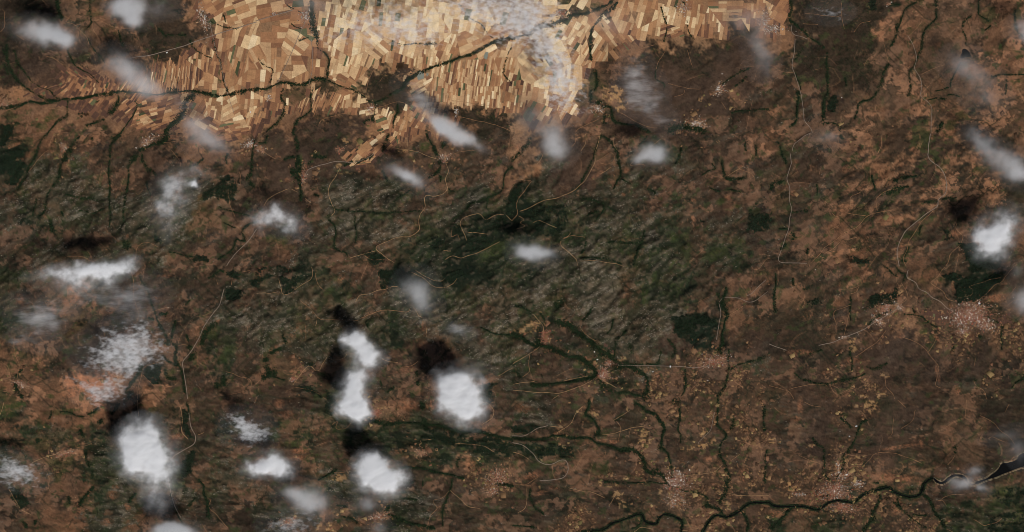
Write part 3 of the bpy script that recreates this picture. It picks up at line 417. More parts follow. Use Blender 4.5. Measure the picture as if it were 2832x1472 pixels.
# villages and towns: tile, x, y, rx, ry, deg, houses, red share, white share, label
TOWNS = [
(0,0,2050,180,45,110,15,190,.15,.5,"pale village on the river bend just north of the highway among the tan fields"),
(0,0,40,1040,60,35,20,90,.6,.1,"small brick-coloured village at the west edge beside the tree-lined river"),
(1,0,510,165,60,50,0,170,.3,.45,"village of pale and red roofs astride the wooded stream near the top edge"),
(1,0,1160,1090,40,45,0,90,.45,.2,"little village south of the big river bend among narrow fields"),
(1,0,135,985,22,26,0,30,.3,.4,"hamlet just south of the river in the western fields"),
(1,0,185,140,22,18,0,22,.4,.6,"white farmstead beside the highway in tan fields"),
(1,0,2015,1145,12,42,-8,30,.1,.8,"row of white farm sheds at the edge of the oak scrub"),
(1,0,2400,265,30,14,20,22,.1,.8,"white farm sheds below the speckled cloud bank near the river"),
(2,0,500,145,70,45,10,170,.55,.2,"reddish village beside the green field and the tree-lined river under the cloud bank"),
(2,0,1720,80,55,65,0,170,.2,.4,"pale village with a grove, in tan fields near the top edge"),
(2,0,2545,230,60,100,0,190,.2,.35,"large straggling village where the fields end at the dark plantation"),
(2,0,870,1100,55,40,-15,120,.2,.45,"pale village at the foot of the wooded river bend"),
(2,0,2090,905,50,60,-15,90,.1,.45,"grey village on the dark brown plain with orange tracks"),
(2,0,1850,1245,95,42,-8,150,.2,.5,"pale village above a dark green grove on the brown plain"),
(3,0,60,290,75,40,-10,110,.15,.5,"village of pale sheds at the end of the farmland by the dark plantation"),
(3,0,1215,40,22,14,0,18,.6,.2,"red-roofed farm beside the short dark tree row near the top edge"),
(0,1,1490,80,65,40,25,140,.35,.35,"pale village beside the dark grove at the foot of the mountains"),
(0,1,640,150,32,35,20,60,.4,.3,"small village by the stream at the foot of the grey-green mountain"),
(0,1,2510,110,55,38,20,110,.2,.5,"pale village on the tracks beneath the thin cloud over the southern fields"),
(1,1,482,420,26,85,-12,150,.75,.1,"pink-roofed village along the east side of the long dark grove"),
(1,1,50,165,40,30,-20,60,.6,.15,"reddish hamlet west of the long dark grove"),
(1,1,845,165,38,26,0,26,.95,0,"group of red-roofed farm halls on the brown plain"),
(1,1,1900,235,70,38,5,90,.3,.4,"pale village at the mouth of the wooded valley where tracks meet"),
(1,2,370,1140,30,22,20,36,.7,.2,"tiny red-roofed hamlet on the pale track"),
(1,3,1215,140,45,34,15,130,.95,0,"compact brick-red village beside the tall white cloud"),
(1,3,1655,535,55,34,0,110,.5,.1,"tan and pink village below the green ridge with the zigzag track"),
(1,3,2420,790,110,75,20,230,.5,.2,"wide-spread pinkish village at the end of the long dark hedge line"),
(1,3,1240,1180,95,38,10,150,.5,.2,"reddish village below the white cloud at the bottom edge"),
(1,3,330,1240,70,45,20,90,.7,.1,"red-roofed village half veiled by thin cloud at the bottom edge"),
(1,3,2380,925,60,30,0,60,.5,.3,"scattered houses south of the pinkish village"),
(2,2,335,715,34,62,-15,170,.9,.02,"narrow pink village on the slope above the wooded valley"),
(2,2,910,1090,65,55,-30,260,.7,.15,"pink-roofed town where the two wooded valleys meet"),
(2,2,975,980,45,25,0,60,.6,.3,"houses strung out north of the pink-roofed town"),
(2,2,2020,955,130,62,10,330,.65,.15,"broad reddish town on the straight road across the brown plain"),
(3,2,1185,435,65,60,-35,230,.55,.25,"village on the hill foot below the dark wood, along the paved road"),
(3,2,1110,555,70,35,-35,130,.35,.3,"lower end of the hill-foot village beside tan plots"),
(3,2,2000,500,170,110,10,1300,.6,.22,"large red-roofed town with grey and white halls below the dark forest"),
(3,2,2190,600,70,45,0,150,.45,.4,"eastern quarter of white and red halls beside the large town"),
(3,2,1300,400,60,22,-45,70,.3,.5,"row of pale houses along the paved road above the hill-foot village"),
(3,2,1950,655,55,28,10,90,.5,.4,"southern edge of the large town with white halls"),
(3,2,745,712,34,14,0,26,.3,.5,"pale roadside hamlet at the meeting of three tracks"),
(2,3,1650,840,110,75,5,520,.55,.3,"red-roofed town where three wooded streams meet above the dark river"),
(2,3,1660,750,40,30,0,60,.3,.5,"pale northern houses of the town at the meeting of the streams"),
(2,3,1640,1010,90,70,0,130,.3,.4,"scattered villas and plots south of the town at the meeting of the streams"),
(3,3,665,930,140,75,0,620,.6,.2,"red-roofed town on the north bank of the dark river"),
(3,3,735,1085,105,48,-8,260,.75,.1,"bright red-roofed quarter on the south bank of the dark river"),
(3,3,905,855,45,28,0,70,.2,.6,"white halls east of the river town"),
(3,3,760,770,75,40,0,110,.35,.35,"houses climbing north of the river town"),
(3,3,710,690,22,60,15,50,.2,.5,"string of pale houses along the road north of the river town"),
(3,3,310,955,45,18,0,40,.3,.5,"pale sheds west of the river town above the dark river"),
(0,3,655,545,95,28,15,150,.55,.15,"orange-red village on the pale road among small dark groves"),
(0,2,210,1190,90,30,-15,70,.5,.3,"village of tracks and houses at the west edge by a short dark stream"),
]
HALLS = [(2,2,1590,1010,9,14,10,"white hall standing alone beside the straight road across the plain"),(2,2,1416,1062,9,6,20,"small white shed south of the straight road"),(2,2,858,940,12,7,10,"white hall north of the pink-roofed town"),(2,2,828,862,7,9,0,"small white hall among the dark plots north of the pink town"),(3,2,2120,375,16,12,10,"bright bluish-white hall at the edge of the dark forest above the large town"),(3,3,885,270,16,7,15,"white sheds by the stream north of the river town"),(3,3,815,372,12,5,-30,"narrow white shed beside the tree-lined stream"),(2,2,1970,1150,6,6,0,"tiny white shed on the brown plain below the reddish town"),(3,2,475,36,6,6,0,"tiny white shed on the hill beyond the dark wood"),(0,0,1680,530,14,8,15,"white sheds on the highway beside the dotted dark wood"),(3,0,738,985,8,6,0,"small white farm between two dark streams"),(0,0,2520,1130,6,14,0,"white narrow shed in the dark brown field south of the river")]
# clouds: label, thickness, density, style (s soft, c crisp, m mottled, w streaky), z, blobs x,y,rx,ry,deg,amp in sheet coordinates
CLOUDS = [
("soft oval white cloud in the northwest corner with a blurred edge",16,.16,'s',132,[(118,85,62,26,-12,1),(160,95,30,18,-20,.6)]),
("bright small cloud core near the top edge with a wide thin veil to its east",15,.15,'s',132,[(328,30,30,30,0,1.1),(300,10,36,20,20,.4),(395,15,62,26,-10,.32),(345,55,30,14,0,.35)]),
("thin pinkish cloud over narrow strip fields north of the river",14,.045,'s',120,[(330,185,56,34,-35,1),(385,225,45,26,-25,.9),(300,165,40,20,-25,.5)]),
("faint ragged cloud wisp beside the river and the narrow strip fields",10,.035,'w',120,[(460,258,45,18,-25,.8)]),
("thin whitish cloud over the southern fields west of the wooded stream",13,.045,'s',120,[(510,335,45,36,-20,1),(545,365,34,20,-30,.7),(480,310,24,18,0,.5)]),
("long bright tilted cloud streak south of the river bend",16,.15,'s',120,[(1105,310,26,17,-25,1),(1140,335,40,17,-28,1.15),(1190,362,34,11,-25,.5),(1060,275,26,26,-40,.28)]),
("small cloud with a pale core over rocky scrub slopes south of the fields",14,.085,'s',118,[(1022,440,30,17,-22,1.1),(1050,462,36,20,-30,.55),(980,425,30,20,-20,.25)]),
("round hazy cloud at the southern end of the field plain",16,.06,'s',125,[(1393,345,30,45,0,.9),(1400,380,34,24,0,.7),(1350,285,30,40,0,.4),(1320,310,26,50,0,.35)]),
("double-lobed pale cloud on the dark hillside south of the plain",12,.1,'s',118,[(1620,388,24,20,10,.9),(1655,382,22,22,-10,1),(1640,400,40,12,0,.35)]),
("tall rippled cloud over the eastern tan fields",16,.075,'m',135,[(1400,165,38,52,0,1),(1420,215,34,52,-15,.9),(1375,110,44,40,-20,.8),(1440,260,36,34,0,.5),(1350,140,30,40,0,.4)]),
("speckled white cloud bank over bright fields at the top edge",14,.05,'m',135,[(880,75,85,38,10,.75),(970,45,90,45,-8,.7),(1060,60,70,40,0,.8),(1010,90,80,26,0,.6)]),
("broad broken cloud bank of small puffs along the top edge east of the speckled one",14,.065,'m',135,[(1170,30,75,40,0,.9),(1265,40,80,42,0,.9),(1340,30,55,50,0,1.1),(1300,85,70,28,12,.7),(1390,100,40,30,0,.7),(1200,-20,120,30,0,.8)]),
("narrow streaky cloud lying across the brown plain east of the river",13,.05,'w',125,[(1590,190,26,50,-12,.9),(1620,240,34,40,-25,.9),(1660,295,36,22,-30,.6)]),
("thin curved cloud on the mountain with a small bright knot",11,.06,'c',110,[(425,500,34,46,-20,.8),(455,450,36,22,20,.7),(487,468,12,8,0,1.6),(415,550,20,40,0,.5),(510,440,20,12,0,.5)]),
("wispy torn cloud over brown pasture below the pink village",10,.075,'c',108,[(680,545,34,18,10,1),(715,560,36,22,-20,.8),(650,565,22,14,0,.6),(735,575,26,14,-20,.4)]),
("long white cloud ridge with a bright eastern end above the western slopes",16,.17,'c',118,[(250,680,52,18,12,1.1),(170,690,70,19,4,.65),(300,665,32,14,20,.8),(215,712,60,18,6,.45)]),
("grey trailing veil under the long white cloud ridge",12,.035,'w',112,[(250,745,90,30,8,.8),(340,740,50,36,0,.7),(320,790,50,30,0,.5)]),
("faint grey cloud patch at the west side between two larger clouds",13,.05,'w',112,[(90,805,45,26,-10,1),(130,785,40,22,10,.7),(70,760,40,20,0,.5),(180,720,40,20,0,.35)]),
("mottled field of small cloud puffs in the western pasture",14,.065,'m',112,[(310,865,60,40,20,1),(360,890,50,34,10,.9),(300,920,60,32,0,.9),(240,880,45,30,0,.6),(340,840,50,26,0,.7)]),
("whitish cloud over orange pasture below the mottled puffs",13,.06,'m',112,[(260,985,46,22,-8,1.1),(215,970,30,18,-30,.8),(280,960,40,22,0,.7),(240,1005,32,12,0,.6)]),
("small faint puff near the west edge above the village",8,.06,'w',108,[(52,850,22,14,0,.8),(110,860,34,20,0,.4)]),
("flat lens-shaped cloud over the dark green ridge in the centre",13,.095,'s',112,[(1315,632,26,19,-8,.95),(1350,640,32,20,-10,1.05),(1385,640,22,14,0,.4)]),
("thin grey-green tinted veil over the dark forest in the centre",12,.045,'s',108,[(1050,735,30,36,-20,1),(1070,770,28,26,0,.8),(1030,720,30,30,0,.5)]),
("tiny wisp south of the thin veil over the forest",9,.05,'w',105,[(1140,828,20,13,0,1),(1165,838,22,12,0,.6)]),
("upper puff of the tall twin cloud on the dark slopes",18,.15,'c',118,[(895,865,20,22,30,1.1),(918,890,18,24,10,1.2),(880,850,14,12,0,.7),(945,905,26,16,20,.35),(915,920,22,18,0,.6)]),
("lower elongated bright puff of the tall twin cloud",19,.16,'c',118,[(895,960,20,26,15,1),(885,1005,24,34,20,1.2),(900,1040,20,20,-10,1.1),(880,1025,24,20,0,.9),(915,975,22,30,0,.45)]),
("large dense white cloud between the twin cloud and the pink-roofed town",22,.15,'c',125,[(1145,965,34,26,-15,1.15),(1165,1005,40,34,-30,1.1),(1130,1000,28,30,0,.7),(1175,1045,36,24,-20,.7),(1195,1005,20,24,-20,.8)]),
("thin smoky fringe north of the large dense cloud",10,.03,'s',118,[(1190,935,34,18,-10,.9)]),
("biggest solid white cloud, round with a long thin tail to the south",22,.14,'c',125,[(360,1105,42,36,10,1.2),(370,1140,42,36,0,1.15),(345,1160,34,24,0,1),(390,1180,42,40,-15,.55),(395,1230,34,50,10,.42),(330,1130,24,24,0,.6)]),
("medium fluffy cloud east of the dark-wooded road valley",14,.075,'m',110,[(620,1075,38,28,10,1.1),(640,1100,32,22,0,.9),(595,1060,24,20,0,.7)]),
("bright oval cloud between two fluffy clouds near the bottom",16,.13,'c',110,[(670,1170,38,20,10,1.1),(695,1180,32,20,0,1.1),(640,1175,22,14,0,.7)]),
("dense round cloud south of the twin cloud with ragged north side",18,.15,'c',112,[(945,1175,32,24,-10,1.05),(955,1210,40,30,0,1.2),(925,1200,22,24,0,.8),(985,1210,26,26,0,.8),(950,1150,24,14,-20,.6)]),
("hazy grey cloud near the bottom edge, west of the dense round one",13,.065,'s',108,[(770,1250,48,28,0,1),(790,1280,36,22,0,.8),(740,1240,26,18,0,.5)]),
("faint small haze patch under the dense round cloud",11,.05,'s',106,[(920,1268,28,20,0,1)]),
("patchy thin mist over the red-roofed village at the bottom edge",9,.05,'m',104,[(735,1320,46,20,0,1),(700,1325,30,14,0,.8),(770,1300,40,16,0,.5)]),
("small blurred puff at the bottom edge by the reddish village",8,.05,'s',104,[(958,1328,20,12,0,1)]),
("rounded cloud cut by the bottom edge below the long-tailed cloud",16,.14,'s',112,[(435,1338,40,18,0,1.2),(440,1360,50,26,0,1.1)]),
("clumpy grey-white cloud at the west edge among small groves",14,.062,'m',110,[(20,1165,40,20,-10,1),(50,1190,44,24,-10,.9),(10,1200,36,20,0,.8),(75,1210,30,16,0,.5)]),
("bright streaked cloud on the eastern hills with a black shadow beside it",17,.14,'c',122,[(2490,585,34,26,25,1.15),(2500,610,36,22,35,1.1),(2530,560,40,32,20,.5),(2510,640,26,26,-30,.45),(2465,600,18,16,0,.5)]),
("long soft cloud band at the east edge above the pasture mosaic",15,.055,'s',120,[(2540,415,46,28,-20,1),(2490,370,40,22,-40,.8),(2450,340,30,18,-35,.6),(2570,440,34,22,0,.8)]),
("barely visible round veil over the eastern scrub",10,.04,'s',110,[(2085,350,28,16,0,.9)]),
("wide thin haze southeast of the small lake",13,.032,'s',120,[(2445,185,55,34,-30,.9),(2480,250,40,30,0,.6),(2420,150,30,22,0,.5)]),
("pale veil over the last fields beside the dark plantation",13,.036,'s',125,[(1870,45,55,34,0,.8),(1910,120,26,50,0,.9),(1935,160,20,26,0,.5)]),
("tiny speckled cloud patch over the dark plantation at the top edge",9,.045,'m',122,[(2090,30,34,18,0,1)]),
("small white fog patch over the reservoir narrows",8,.07,'s',100,[(2425,1215,30,14,10,1),(2400,1205,20,10,0,.6)]),
("faint puff south of the reservoir bend",8,.075,'s',100,[(2472,1225,17,12,-30,1)]),
("faint puff north of the reservoir bend",8,.06,'s',100,[(2450,1186,16,10,0,1)]),
("thin fog veil crossing the reservoir at the east edge",9,.025,'s',104,[(2560,1130,24,30,20,1),(2520,1095,40,12,15,.7)]),
("grey cloud just reaching in at the east edge above the dark forest",15,.09,'s',120,[(2592,755,40,30,0,1),(2560,680,22,16,0,.35)]),
("dark-based cloud beyond the northeast corner",14,.09,'s',128,[(2598,78,40,30,0,1.1)]),
("thin haze beyond the north edge west of the river village",12,.04,'s',125,[(790,15,40,24,0,.8),(740,0,40,20,0,.5)]),
("veil between the field plain and the tall rippled cloud",12,.035,'s',125,[(1490,55,60,36,20,.5),(1545,60,40,30,0,.6)]),
("faint torn cloud north of the long bright streak",11,.035,'w',125,[(1050,235,40,26,-35,.8),(1075,265,30,20,-35,.7)]),
]
FARM = ["430,0 520,60 540,95 400,150 350,178 285,200 225,165 150,160 60,230 40,250 130,260 200,290 280,300 345,330 420,352 470,300 560,372 655,340 705,285 790,282 870,288 960,322 905,370 850,405 850,430 905,432 990,380 1060,335 1110,350 1180,300 1300,290 1340,340 1310,385 1370,310 1490,300 1480,250 1505,160 1560,135 1640,105 1730,95 1830,100 1950,98 1990,60 1995,0"]
FARM_T = [(3,2,"1380,405 1720,400 1860,440 1850,600 1700,590 1560,540 1480,490 1380,480"),(3,2,"2200,470 2420,440 2480,640 2330,640 2220,560"),(2,2,"920,780 1000,770 1060,960 1180,985 1180,1010 960,990"),(3,0,"0,0 200,0 200,190 260,250 130,300 0,230"),(3,2,"1060,540 1200,530 1280,560 1200,600 1080,600"),(1,1,"820,180 1160,40 1260,90 1130,250 960,290 820,290")]
# field blocks: x, y, direction of the strips, width, length, brightness 0..1
SEEDS = [(470,30,60,20,45,.55),(530,25,30,22,50,.6),(590,40,20,24,55,.7),(500,80,-60,18,40,.55),(560,90,80,20,55,.62),(620,90,70,22,60,.6),(600,150,75,12,50,.6),(560,170,80,14,45,.55),(650,150,-60,16,55,.6),(700,40,10,26,60,.6),(760,50,5,28,60,.55),(690,90,0,30,60,.6),(740,110,-35,24,70,.62),(690,150,88,22,60,.55),(740,170,0,28,56,.55),(790,150,85,22,50,.55),(650,200,85,20,50,.55),(700,215,85,20,44,.6),(760,210,85,20,40,.5),(480,180,85,6,50,.5),(440,170,82,5,45,.5),(400,190,80,5,48,.48),(340,210,55,6,36,.5),(260,215,70,9,24,.4),(200,215,60,10,22,.35),(210,180,-40,9,22,.4),(140,235,40,10,22,.35),(90,245,30,10,22,.3),(170,270,60,12,24,.3),(240,275,50,12,26,.32),(300,285,40,12,28,.38),(290,180,70,6,24,.5),(530,220,88,18,34,.65),(500,150,85,12,40,.62),(480,120,60,18,40,.55),
(840,60,80,20,45,.8),(900,40,70,22,45,.85),(880,110,80,18,45,.75),(950,100,-40,18,45,.75),(960,30,85,20,42,.85),(1030,40,80,22,44,.85),(1020,110,75,18,50,.75),(1090,80,85,20,46,.85),(1150,40,80,24,46,.85),(1130,130,70,16,42,.7),(1210,60,75,22,46,.85),(1180,120,25,18,40,.7),(1270,30,75,22,44,.8),(1250,95,30,18,42,.6),(1340,40,70,22,46,.85),(1390,40,0,26,46,.9),(1420,60,60,22,44,.85),
(850,160,75,14,42,.7),(900,170,70,12,45,.65),(860,210,-30,16,36,.55),(930,200,70,16,40,.6),(1000,165,80,16,40,.6),(1080,170,82,10,40,.65),(1130,180,80,9,40,.6),(1180,180,80,9,42,.6),(1230,190,80,9,42,.55),(1280,170,75,14,44,.6),(1100,225,84,9,36,.65),(1160,240,84,9,36,.6),(1230,245,84,9,38,.6),(1290,240,80,12,38,.55),(1060,200,30,14,34,.6),(1280,120,70,16,44,.6),(1330,160,-50,18,40,.7),(1400,140,-60,18,44,.8),(1430,200,85,18,50,.85),(1380,240,80,20,50,.8),(1440,260,60,16,46,.7),(1360,290,60,16,40,.6),(1460,120,60,14,46,.75),
(390,290,15,12,34,.55),(430,300,20,12,32,.55),(370,310,20,7,30,.6),(540,270,80,16,40,.75),(580,270,30,18,34,.75),(620,260,85,18,36,.65),(520,320,-30,16,34,.6),(600,320,10,16,36,.6),(640,300,70,12,32,.6),(680,300,80,12,30,.5),(570,345,15,14,30,.55),(500,280,60,14,36,.6),
(800,265,70,7,42,.6),(840,260,65,6,46,.55),(880,270,80,14,34,.8),(930,275,10,14,34,.8),(970,270,70,9,30,.7),(1000,300,70,12,30,.6),(950,310,20,12,30,.6),(1050,300,60,14,30,.55),(1100,290,75,12,30,.5),(1040,345,80,10,26,.5),(940,350,40,14,30,.6),(890,400,45,14,30,.7),(860,425,10,10,26,.65),(960,380,45,12,28,.5),(900,430,5,9,26,.65),(1290,330,60,12,32,.6),
(1530,80,-50,22,50,.6),(1570,60,70,20,50,.65),(1560,110,-50,16,44,.55),(1620,40,75,20,44,.65),(1640,80,80,16,40,.7),(1690,40,75,14,46,.7),(1680,85,20,12,36,.65),(1740,50,80,18,44,.65),(1790,70,85,14,44,.55),(1830,40,0,20,44,.45),(1850,80,85,14,40,.3),(1900,50,85,18,40,.55),(1940,80,85,16,36,.5),(1970,30,60,16,36,.6),(1500,110,60,12,44,.75),(1500,200,80,16,40,.6),
(2010,20,40,16,34,.55),(2010,80,40,10,26,.5),(2370,785,80,8,14,.3),(2395,800,85,8,16,.26),(2420,795,85,9,18,.28),(2450,800,80,8,18,.24),(2490,800,85,9,16,.24),(2530,780,70,9,16,.2),(2520,800,85,8,15,.22),(1520,880,80,7,12,.22),(1560,915,85,7,11,.22),(2240,820,-15,8,16,.42)]
# ------------------------------------------------------------------ the land: one sheet, fine inside the frame, coarser far out
STEP = 2.72
def axis(n0, n1):
    core = np.arange(n0 - 60, n1 + 60 + STEP, STEP)
    g = np.cumsum(STEP * 1.32 ** np.arange(1, 23))
    return np.concatenate([(core[0] - g)[::-1], core, core[-1] + g])
AX, AY = axis(0, PW), axis(0, PH)
NX, NY = len(AX), len(AY)
GX, GY = np.meshgrid(AX, AY)
def spectral(seed, beta=2.0, lo=6.0, hi=400.0, ang=0.0, stretch=1.0):
    """band-limited fractal noise, unit deviation; lo/hi wavelengths in photo pixels; stretched along ang (deg)"""
    r = np.random.default_rng(seed)
    f = np.fft.rfft2(r.normal(size=(NY, NX)))
    ky = np.fft.fftfreq(NY)[:, None] / STEP; kx = np.fft.rfftfreq(NX)[None, :] / STEP
    a = math.radians(-ang)
    u = kx * math.cos(a) + ky * math.sin(a); v = -kx * math.sin(a) + ky * math.cos(a)
    k = np.sqrt((u * stretch) ** 2 + v ** 2) + 1e-9
    w = k ** (-beta / 2) * np.exp(-(k * lo * .5) ** 4) * (1 - np.exp(-(k * hi) ** 2))
    n = np.fft.irfft2(f * w, s=(NY, NX))
    return ((n - n.mean()) / n.std()).astype(np.float32)
def blur(a, s):
    ky = np.fft.fftfreq(NY)[:, None] / STEP; kx = np.fft.rfftfreq(NX)[None, :] / STEP
    return np.fft.irfft2(np.fft.rfft2(a) * np.exp(-2 * (math.pi * s) ** 2 * (kx ** 2 + ky ** 2)), s=(NY, NX)).astype(np.float32)
def ix(px): return np.interp(px, AX, np.arange(NX))
def iy(py): return np.interp(py, AY, np.arange(NY))
def sample(A, px, py):
    fx, fy = ix(px), iy(py)
    x0 = np.clip(fx.astype(int), 0, NX - 2); y0 = np.clip(fy.astype(int), 0, NY - 2)
    tx, ty = fx - x0, fy - y0
    return (A[y0, x0] * (1 - tx) + A[y0, x0 + 1] * tx) * (1 - ty) + (A[y0 + 1, x0] * (1 - tx) + A[y0 + 1, x0 + 1] * tx) * ty
def sstep(a, lo, hi):
    t = np.clip((a - lo) / (hi - lo), 0, 1); return t * t * (3 - 2 * t)

# --- lines wobbled once, used for the trees, the valleys and the green banks
tree_lines = []
for c, r, w, s in TREES:
    for k, one in enumerate(s.split('|')):
        tree_lines.append((winding(T(c, r, one), 3.4 if w < 9 else 2.2, 5.0, seed=len(tree_lines) + 11), w))
river_lines = [(winding(T(c, r, s), 2.0, 5.0, seed=500 + i), w) for i, (c, r, w, s) in enumerate(RIVERS)]
def raster(lines, wmul=1.0):
    A = np.zeros((NY, NX), np.float32)
    for p, w in lines:
        q = np.vstack([p[:-1] + (p[1:] - p[:-1]) * t for t in (0, .5)])
        np.add.at(A, (np.clip(np.rint(iy(q[:, 1])).astype(int), 0, NY - 1), np.clip(np.rint(ix(q[:, 0])).astype(int), 0, NX - 1)), w * wmul)
    return A
line_mass = raster(tree_lines + [(p, w * 2) for p, w in river_lines])
bank_near = blur(line_mass, 4.0)
valley_wide = blur(line_mass, 22.0)
res_p = T(*RESERVOIR[:2], RESERVOIR[2]); lake_p = T(*LAKE[:2], LAKE[2])

# --- which ground cover where
CODES = sorted(set("".join("".join(v.split()) for v in COVER.values())) | set("lonxrBe"))
cell = np.empty((24, 48), '<U1')
for (c, r), v in COVER.items():
    for j, row in enumerate(v.split()):
        cell[r * 6 + j, c * 12:c * 12 + 12] = list(row)
w1, w2 = spectral(1, 2.6, 10, 200), spectral(2, 2.6, 10, 200)
cxf = np.clip((GX + w1 * 17) / 59.0 - .5, 0, 46.999); cyf = np.clip((GY + w2 * 17) / (PH / 24) - .5, 0, 22.999)
x0, y0 = cxf.astype(int), cyf.astype(int); tx, ty = cxf - x0, cyf - y0
W = {}
for k, code in enumerate(CODES):
    m = (cell == code).astype(np.float32)
    wgt = (m[y0, x0] * (1 - tx) + m[y0, x0 + 1] * tx) * (1 - ty) + (m[y0 + 1, x0] * (1 - tx) + m[y0 + 1, x0 + 1] * tx) * ty
    W[code] = wgt.astype(np.float32)
def sharpen(p):
    tot = 0
    for k in W:
        W[k] = W[k] ** p; tot = tot + W[k]
    for k in W: W[k] = W[k] / (tot + 1e-6)
sharpen(2.2)
edge = spectral(3, 1.6, 5, 60)
def plot_hash(x, y, deg):
    """small angular plots: one random number for each cell of a jittered, turned grid"""
    a = math.radians(deg); u = x * math.cos(a) - y * math.sin(a); v = x * math.sin(a) + y * math.cos(a)
    j = np.floor(v / 6.5); i = np.floor(u / 9.0 + np.sin(j * 12.9) * 3)
    return np.modf(np.abs(np.sin(i * 127.1 + j * 311.7) * 43758.5453))[0]
def lay(code, a):
    for k in W: W[k] = W[k] * (1 - a)
    W[code] = W[code] + a
for c, r, code, lst in PATCHES:
    for x, y, rx, ry, deg in lst:
        if rx <= 0: continue
        px, py = x * TS + c * 708, y * TS + r * 368
        rx, ry = rx * TS, ry * TS
        R = max(rx, ry) * 1.9
        i0, i1 = int(ix(px - R)), int(ix(px + R)) + 2; j0, j1 = int(iy(py - R)), int(iy(py + R)) + 2
        sl = (slice(j0, j1), slice(i0, i1))
        dx, dy = GX[sl] - px, GY[sl] - py
        a = math.radians(deg)
        u = (dx * math.cos(a) - dy * math.sin(a)) / rx; v = (dx * math.sin(a) + dy * math.cos(a)) / ry
        q = np.sqrt(u * u + v * v) + edge[sl] * .22
        s = sstep(-q, -1.25, -.8) * .85
        if code == 'n': s = s * np.where(plot_hash(GX[sl], GY[sl], deg) > .5, 1, .12)
        elif code == 'o': s = s * np.clip(.45 + .35 * edge[sl], .1, .8)
        elif code == 'l': s = s * np.clip(.75 + .3 * edge[sl], .2, 1)
        for k in W: W[k][sl] *= (1 - s)
        W[code][sl] += s

n_wood = spectral(4, 1.9, 5, 70)
for c, r, kind, dens, s in WOODS:
    P = T(c, r, s); lo, hi = P.min(0) - 8, P.max(0) + 8
    sl = (slice(int(iy(lo[1])), int(iy(hi[1])) + 2), slice(int(ix(lo[0])), int(ix(hi[0])) + 2))
    m = inside(P, GX[sl] + edge[sl] * 2.2, GY[sl] + w2[sl] * 2.5).astype(np.float32)
    if kind == 'p': m *= sstep(n_wood[sl], .35 - 2.2 * dens, .75 - 2.2 * dens) * .92
    else: m *= sstep(n_wood[sl], .9 - 1.5 * dens, 1.3 - 1.5 * dens) * .55
    for k in W: W[k][sl] *= 1 - m
    W['f'][sl] += m
farm_polys = [D(s) for s in FARM] + [T(c, r, s) for c, r, s in FARM_T]
farm = np.zeros((NY, NX), np.float32)
for p in farm_polys: farm = np.maximum(farm, inside(p, GX, GY).astype(np.float32))
# fields go on north of the frame
farm = np.maximum(farm, ((GY < 0) & (GX > 470) & (GX < 2150)).astype(np.float32))
flat = np.clip(blur(farm, 14) * 1.9, 0, 1)
plain = np.clip(W['t'] + W['T'] + W['w'] * .8 + W['r'] * .5 + W['p'] * .55 + W['B'] * .4 + W['k'] * .5 + W['o'] * .5, 0, 1)
mount = np.clip(W['q'] * .25 + W['g'] + W['m'] * 1.1 + W['G'] * .9 + W['f'] * .8 + W['b'] * .45 + W['d'] * .5 + W['y'] * .4, 0, 1.1)
mount = blur(mount, 28) * (1 - flat)

# --- height
south = sstep(GY, 850, 1150)
r1 = spectral(11, 2.9, 10, 130, 26, 2.6); r2 = spectral(12, 2.9, 10, 130, -7, 3.2); r3 = spectral(13, 3.0, 12, 110)
ridge = r1 * (1 - south) + r2 * south
ridge = .6 * ridge + .45 * r3
bil = np.abs(spectral(16, 3.0, 18, 190, 30, 1.7)) * (1 - south) + np.abs(spectral(17, 3.0, 18, 170, -8, 2.4)) * south
bil2 = np.abs(spectral(18, 3.0, 14, 90, -35, 1.3))
broad = spectral(14, 3.4, 60, 900)
fine = spectral(15, 2.0, 6, 30)
valley = np.clip(valley_wide / 1.3, 0, 1.3); gully = np.clip(blur(line_mass, 8.0) / 2.2, 0, 1.2)
Z = 14 * mount + broad * 5 * (.25 + mount)
Z = Z + mount * (ridge * .9 + fine * .1 + bil * 1.9 + bil2 * .5) - mount * (valley * 9 + gully * 2.5)
Z = Z + (1 - flat) * (ridge * .5 + fine * .08 + bil * 1.4 + bil2 * .6) + flat * broad * .6
# water finds its way: flood the land from its rim inwards, then add up what drains through each spot
def drainage(H):
    h, w = H.shape
    hl = H.ravel().tolist(); seen = bytearray(h * w); par = [-1] * (h * w); order = []
    heap = []
    for i in list(range(w)) + list(range((h - 1) * w, h * w)) + list(range(0, h * w, w)) + list(range(w - 1, h * w, w)):
        if not seen[i]: seen[i] = 1; heap.append((hl[i], i))
    heapq.heapify(heap)
    nb = (-1, 1, -w, w, -w - 1, -w + 1, w - 1, w + 1)
    while heap:
        z, i = heapq.heappop(heap); order.append(i)
        x = i % w
        if x == 0 or x == w - 1 or i < w or i >= (h - 1) * w: 
            if seen[i] == 2: continue
        for d in nb:
            j = i + d
            if 0 <= j < h * w and not seen[j] and abs(j % w - x) < 2:
                seen[j] = 1; par[j] = i
                zz = hl[j]
                heapq.heappush(heap, (zz if zz > z else z + 1e-4, j))
    acc = [1] * (h * w)
    for i in reversed(order):
        p = par[i]
        if p >= 0: acc[p] += acc[i]
    return np.array(acc, np.float32).reshape(h, w)
ci0, ci1, cj0, cj1 = int(ix(-50)), int(ix(PW + 50)), int(iy(-50)), int(iy(PH + 50))
acc = np.ones((NY, NX), np.float32)
acc[cj0:cj1, ci0:ci1] = drainage((Z - 3 * np.clip(line_mass, 0, 3) + .25 * spectral(70, 2.2, 6, 60))[cj0:cj1, ci0:ci1])
accl = np.log1p(acc)
carve = np.clip(blur(accl, 4) - blur(accl, 34), -1.5, 2.2)
Z = Z - (mount + .12 * (1 - flat)) * carve * 1.9
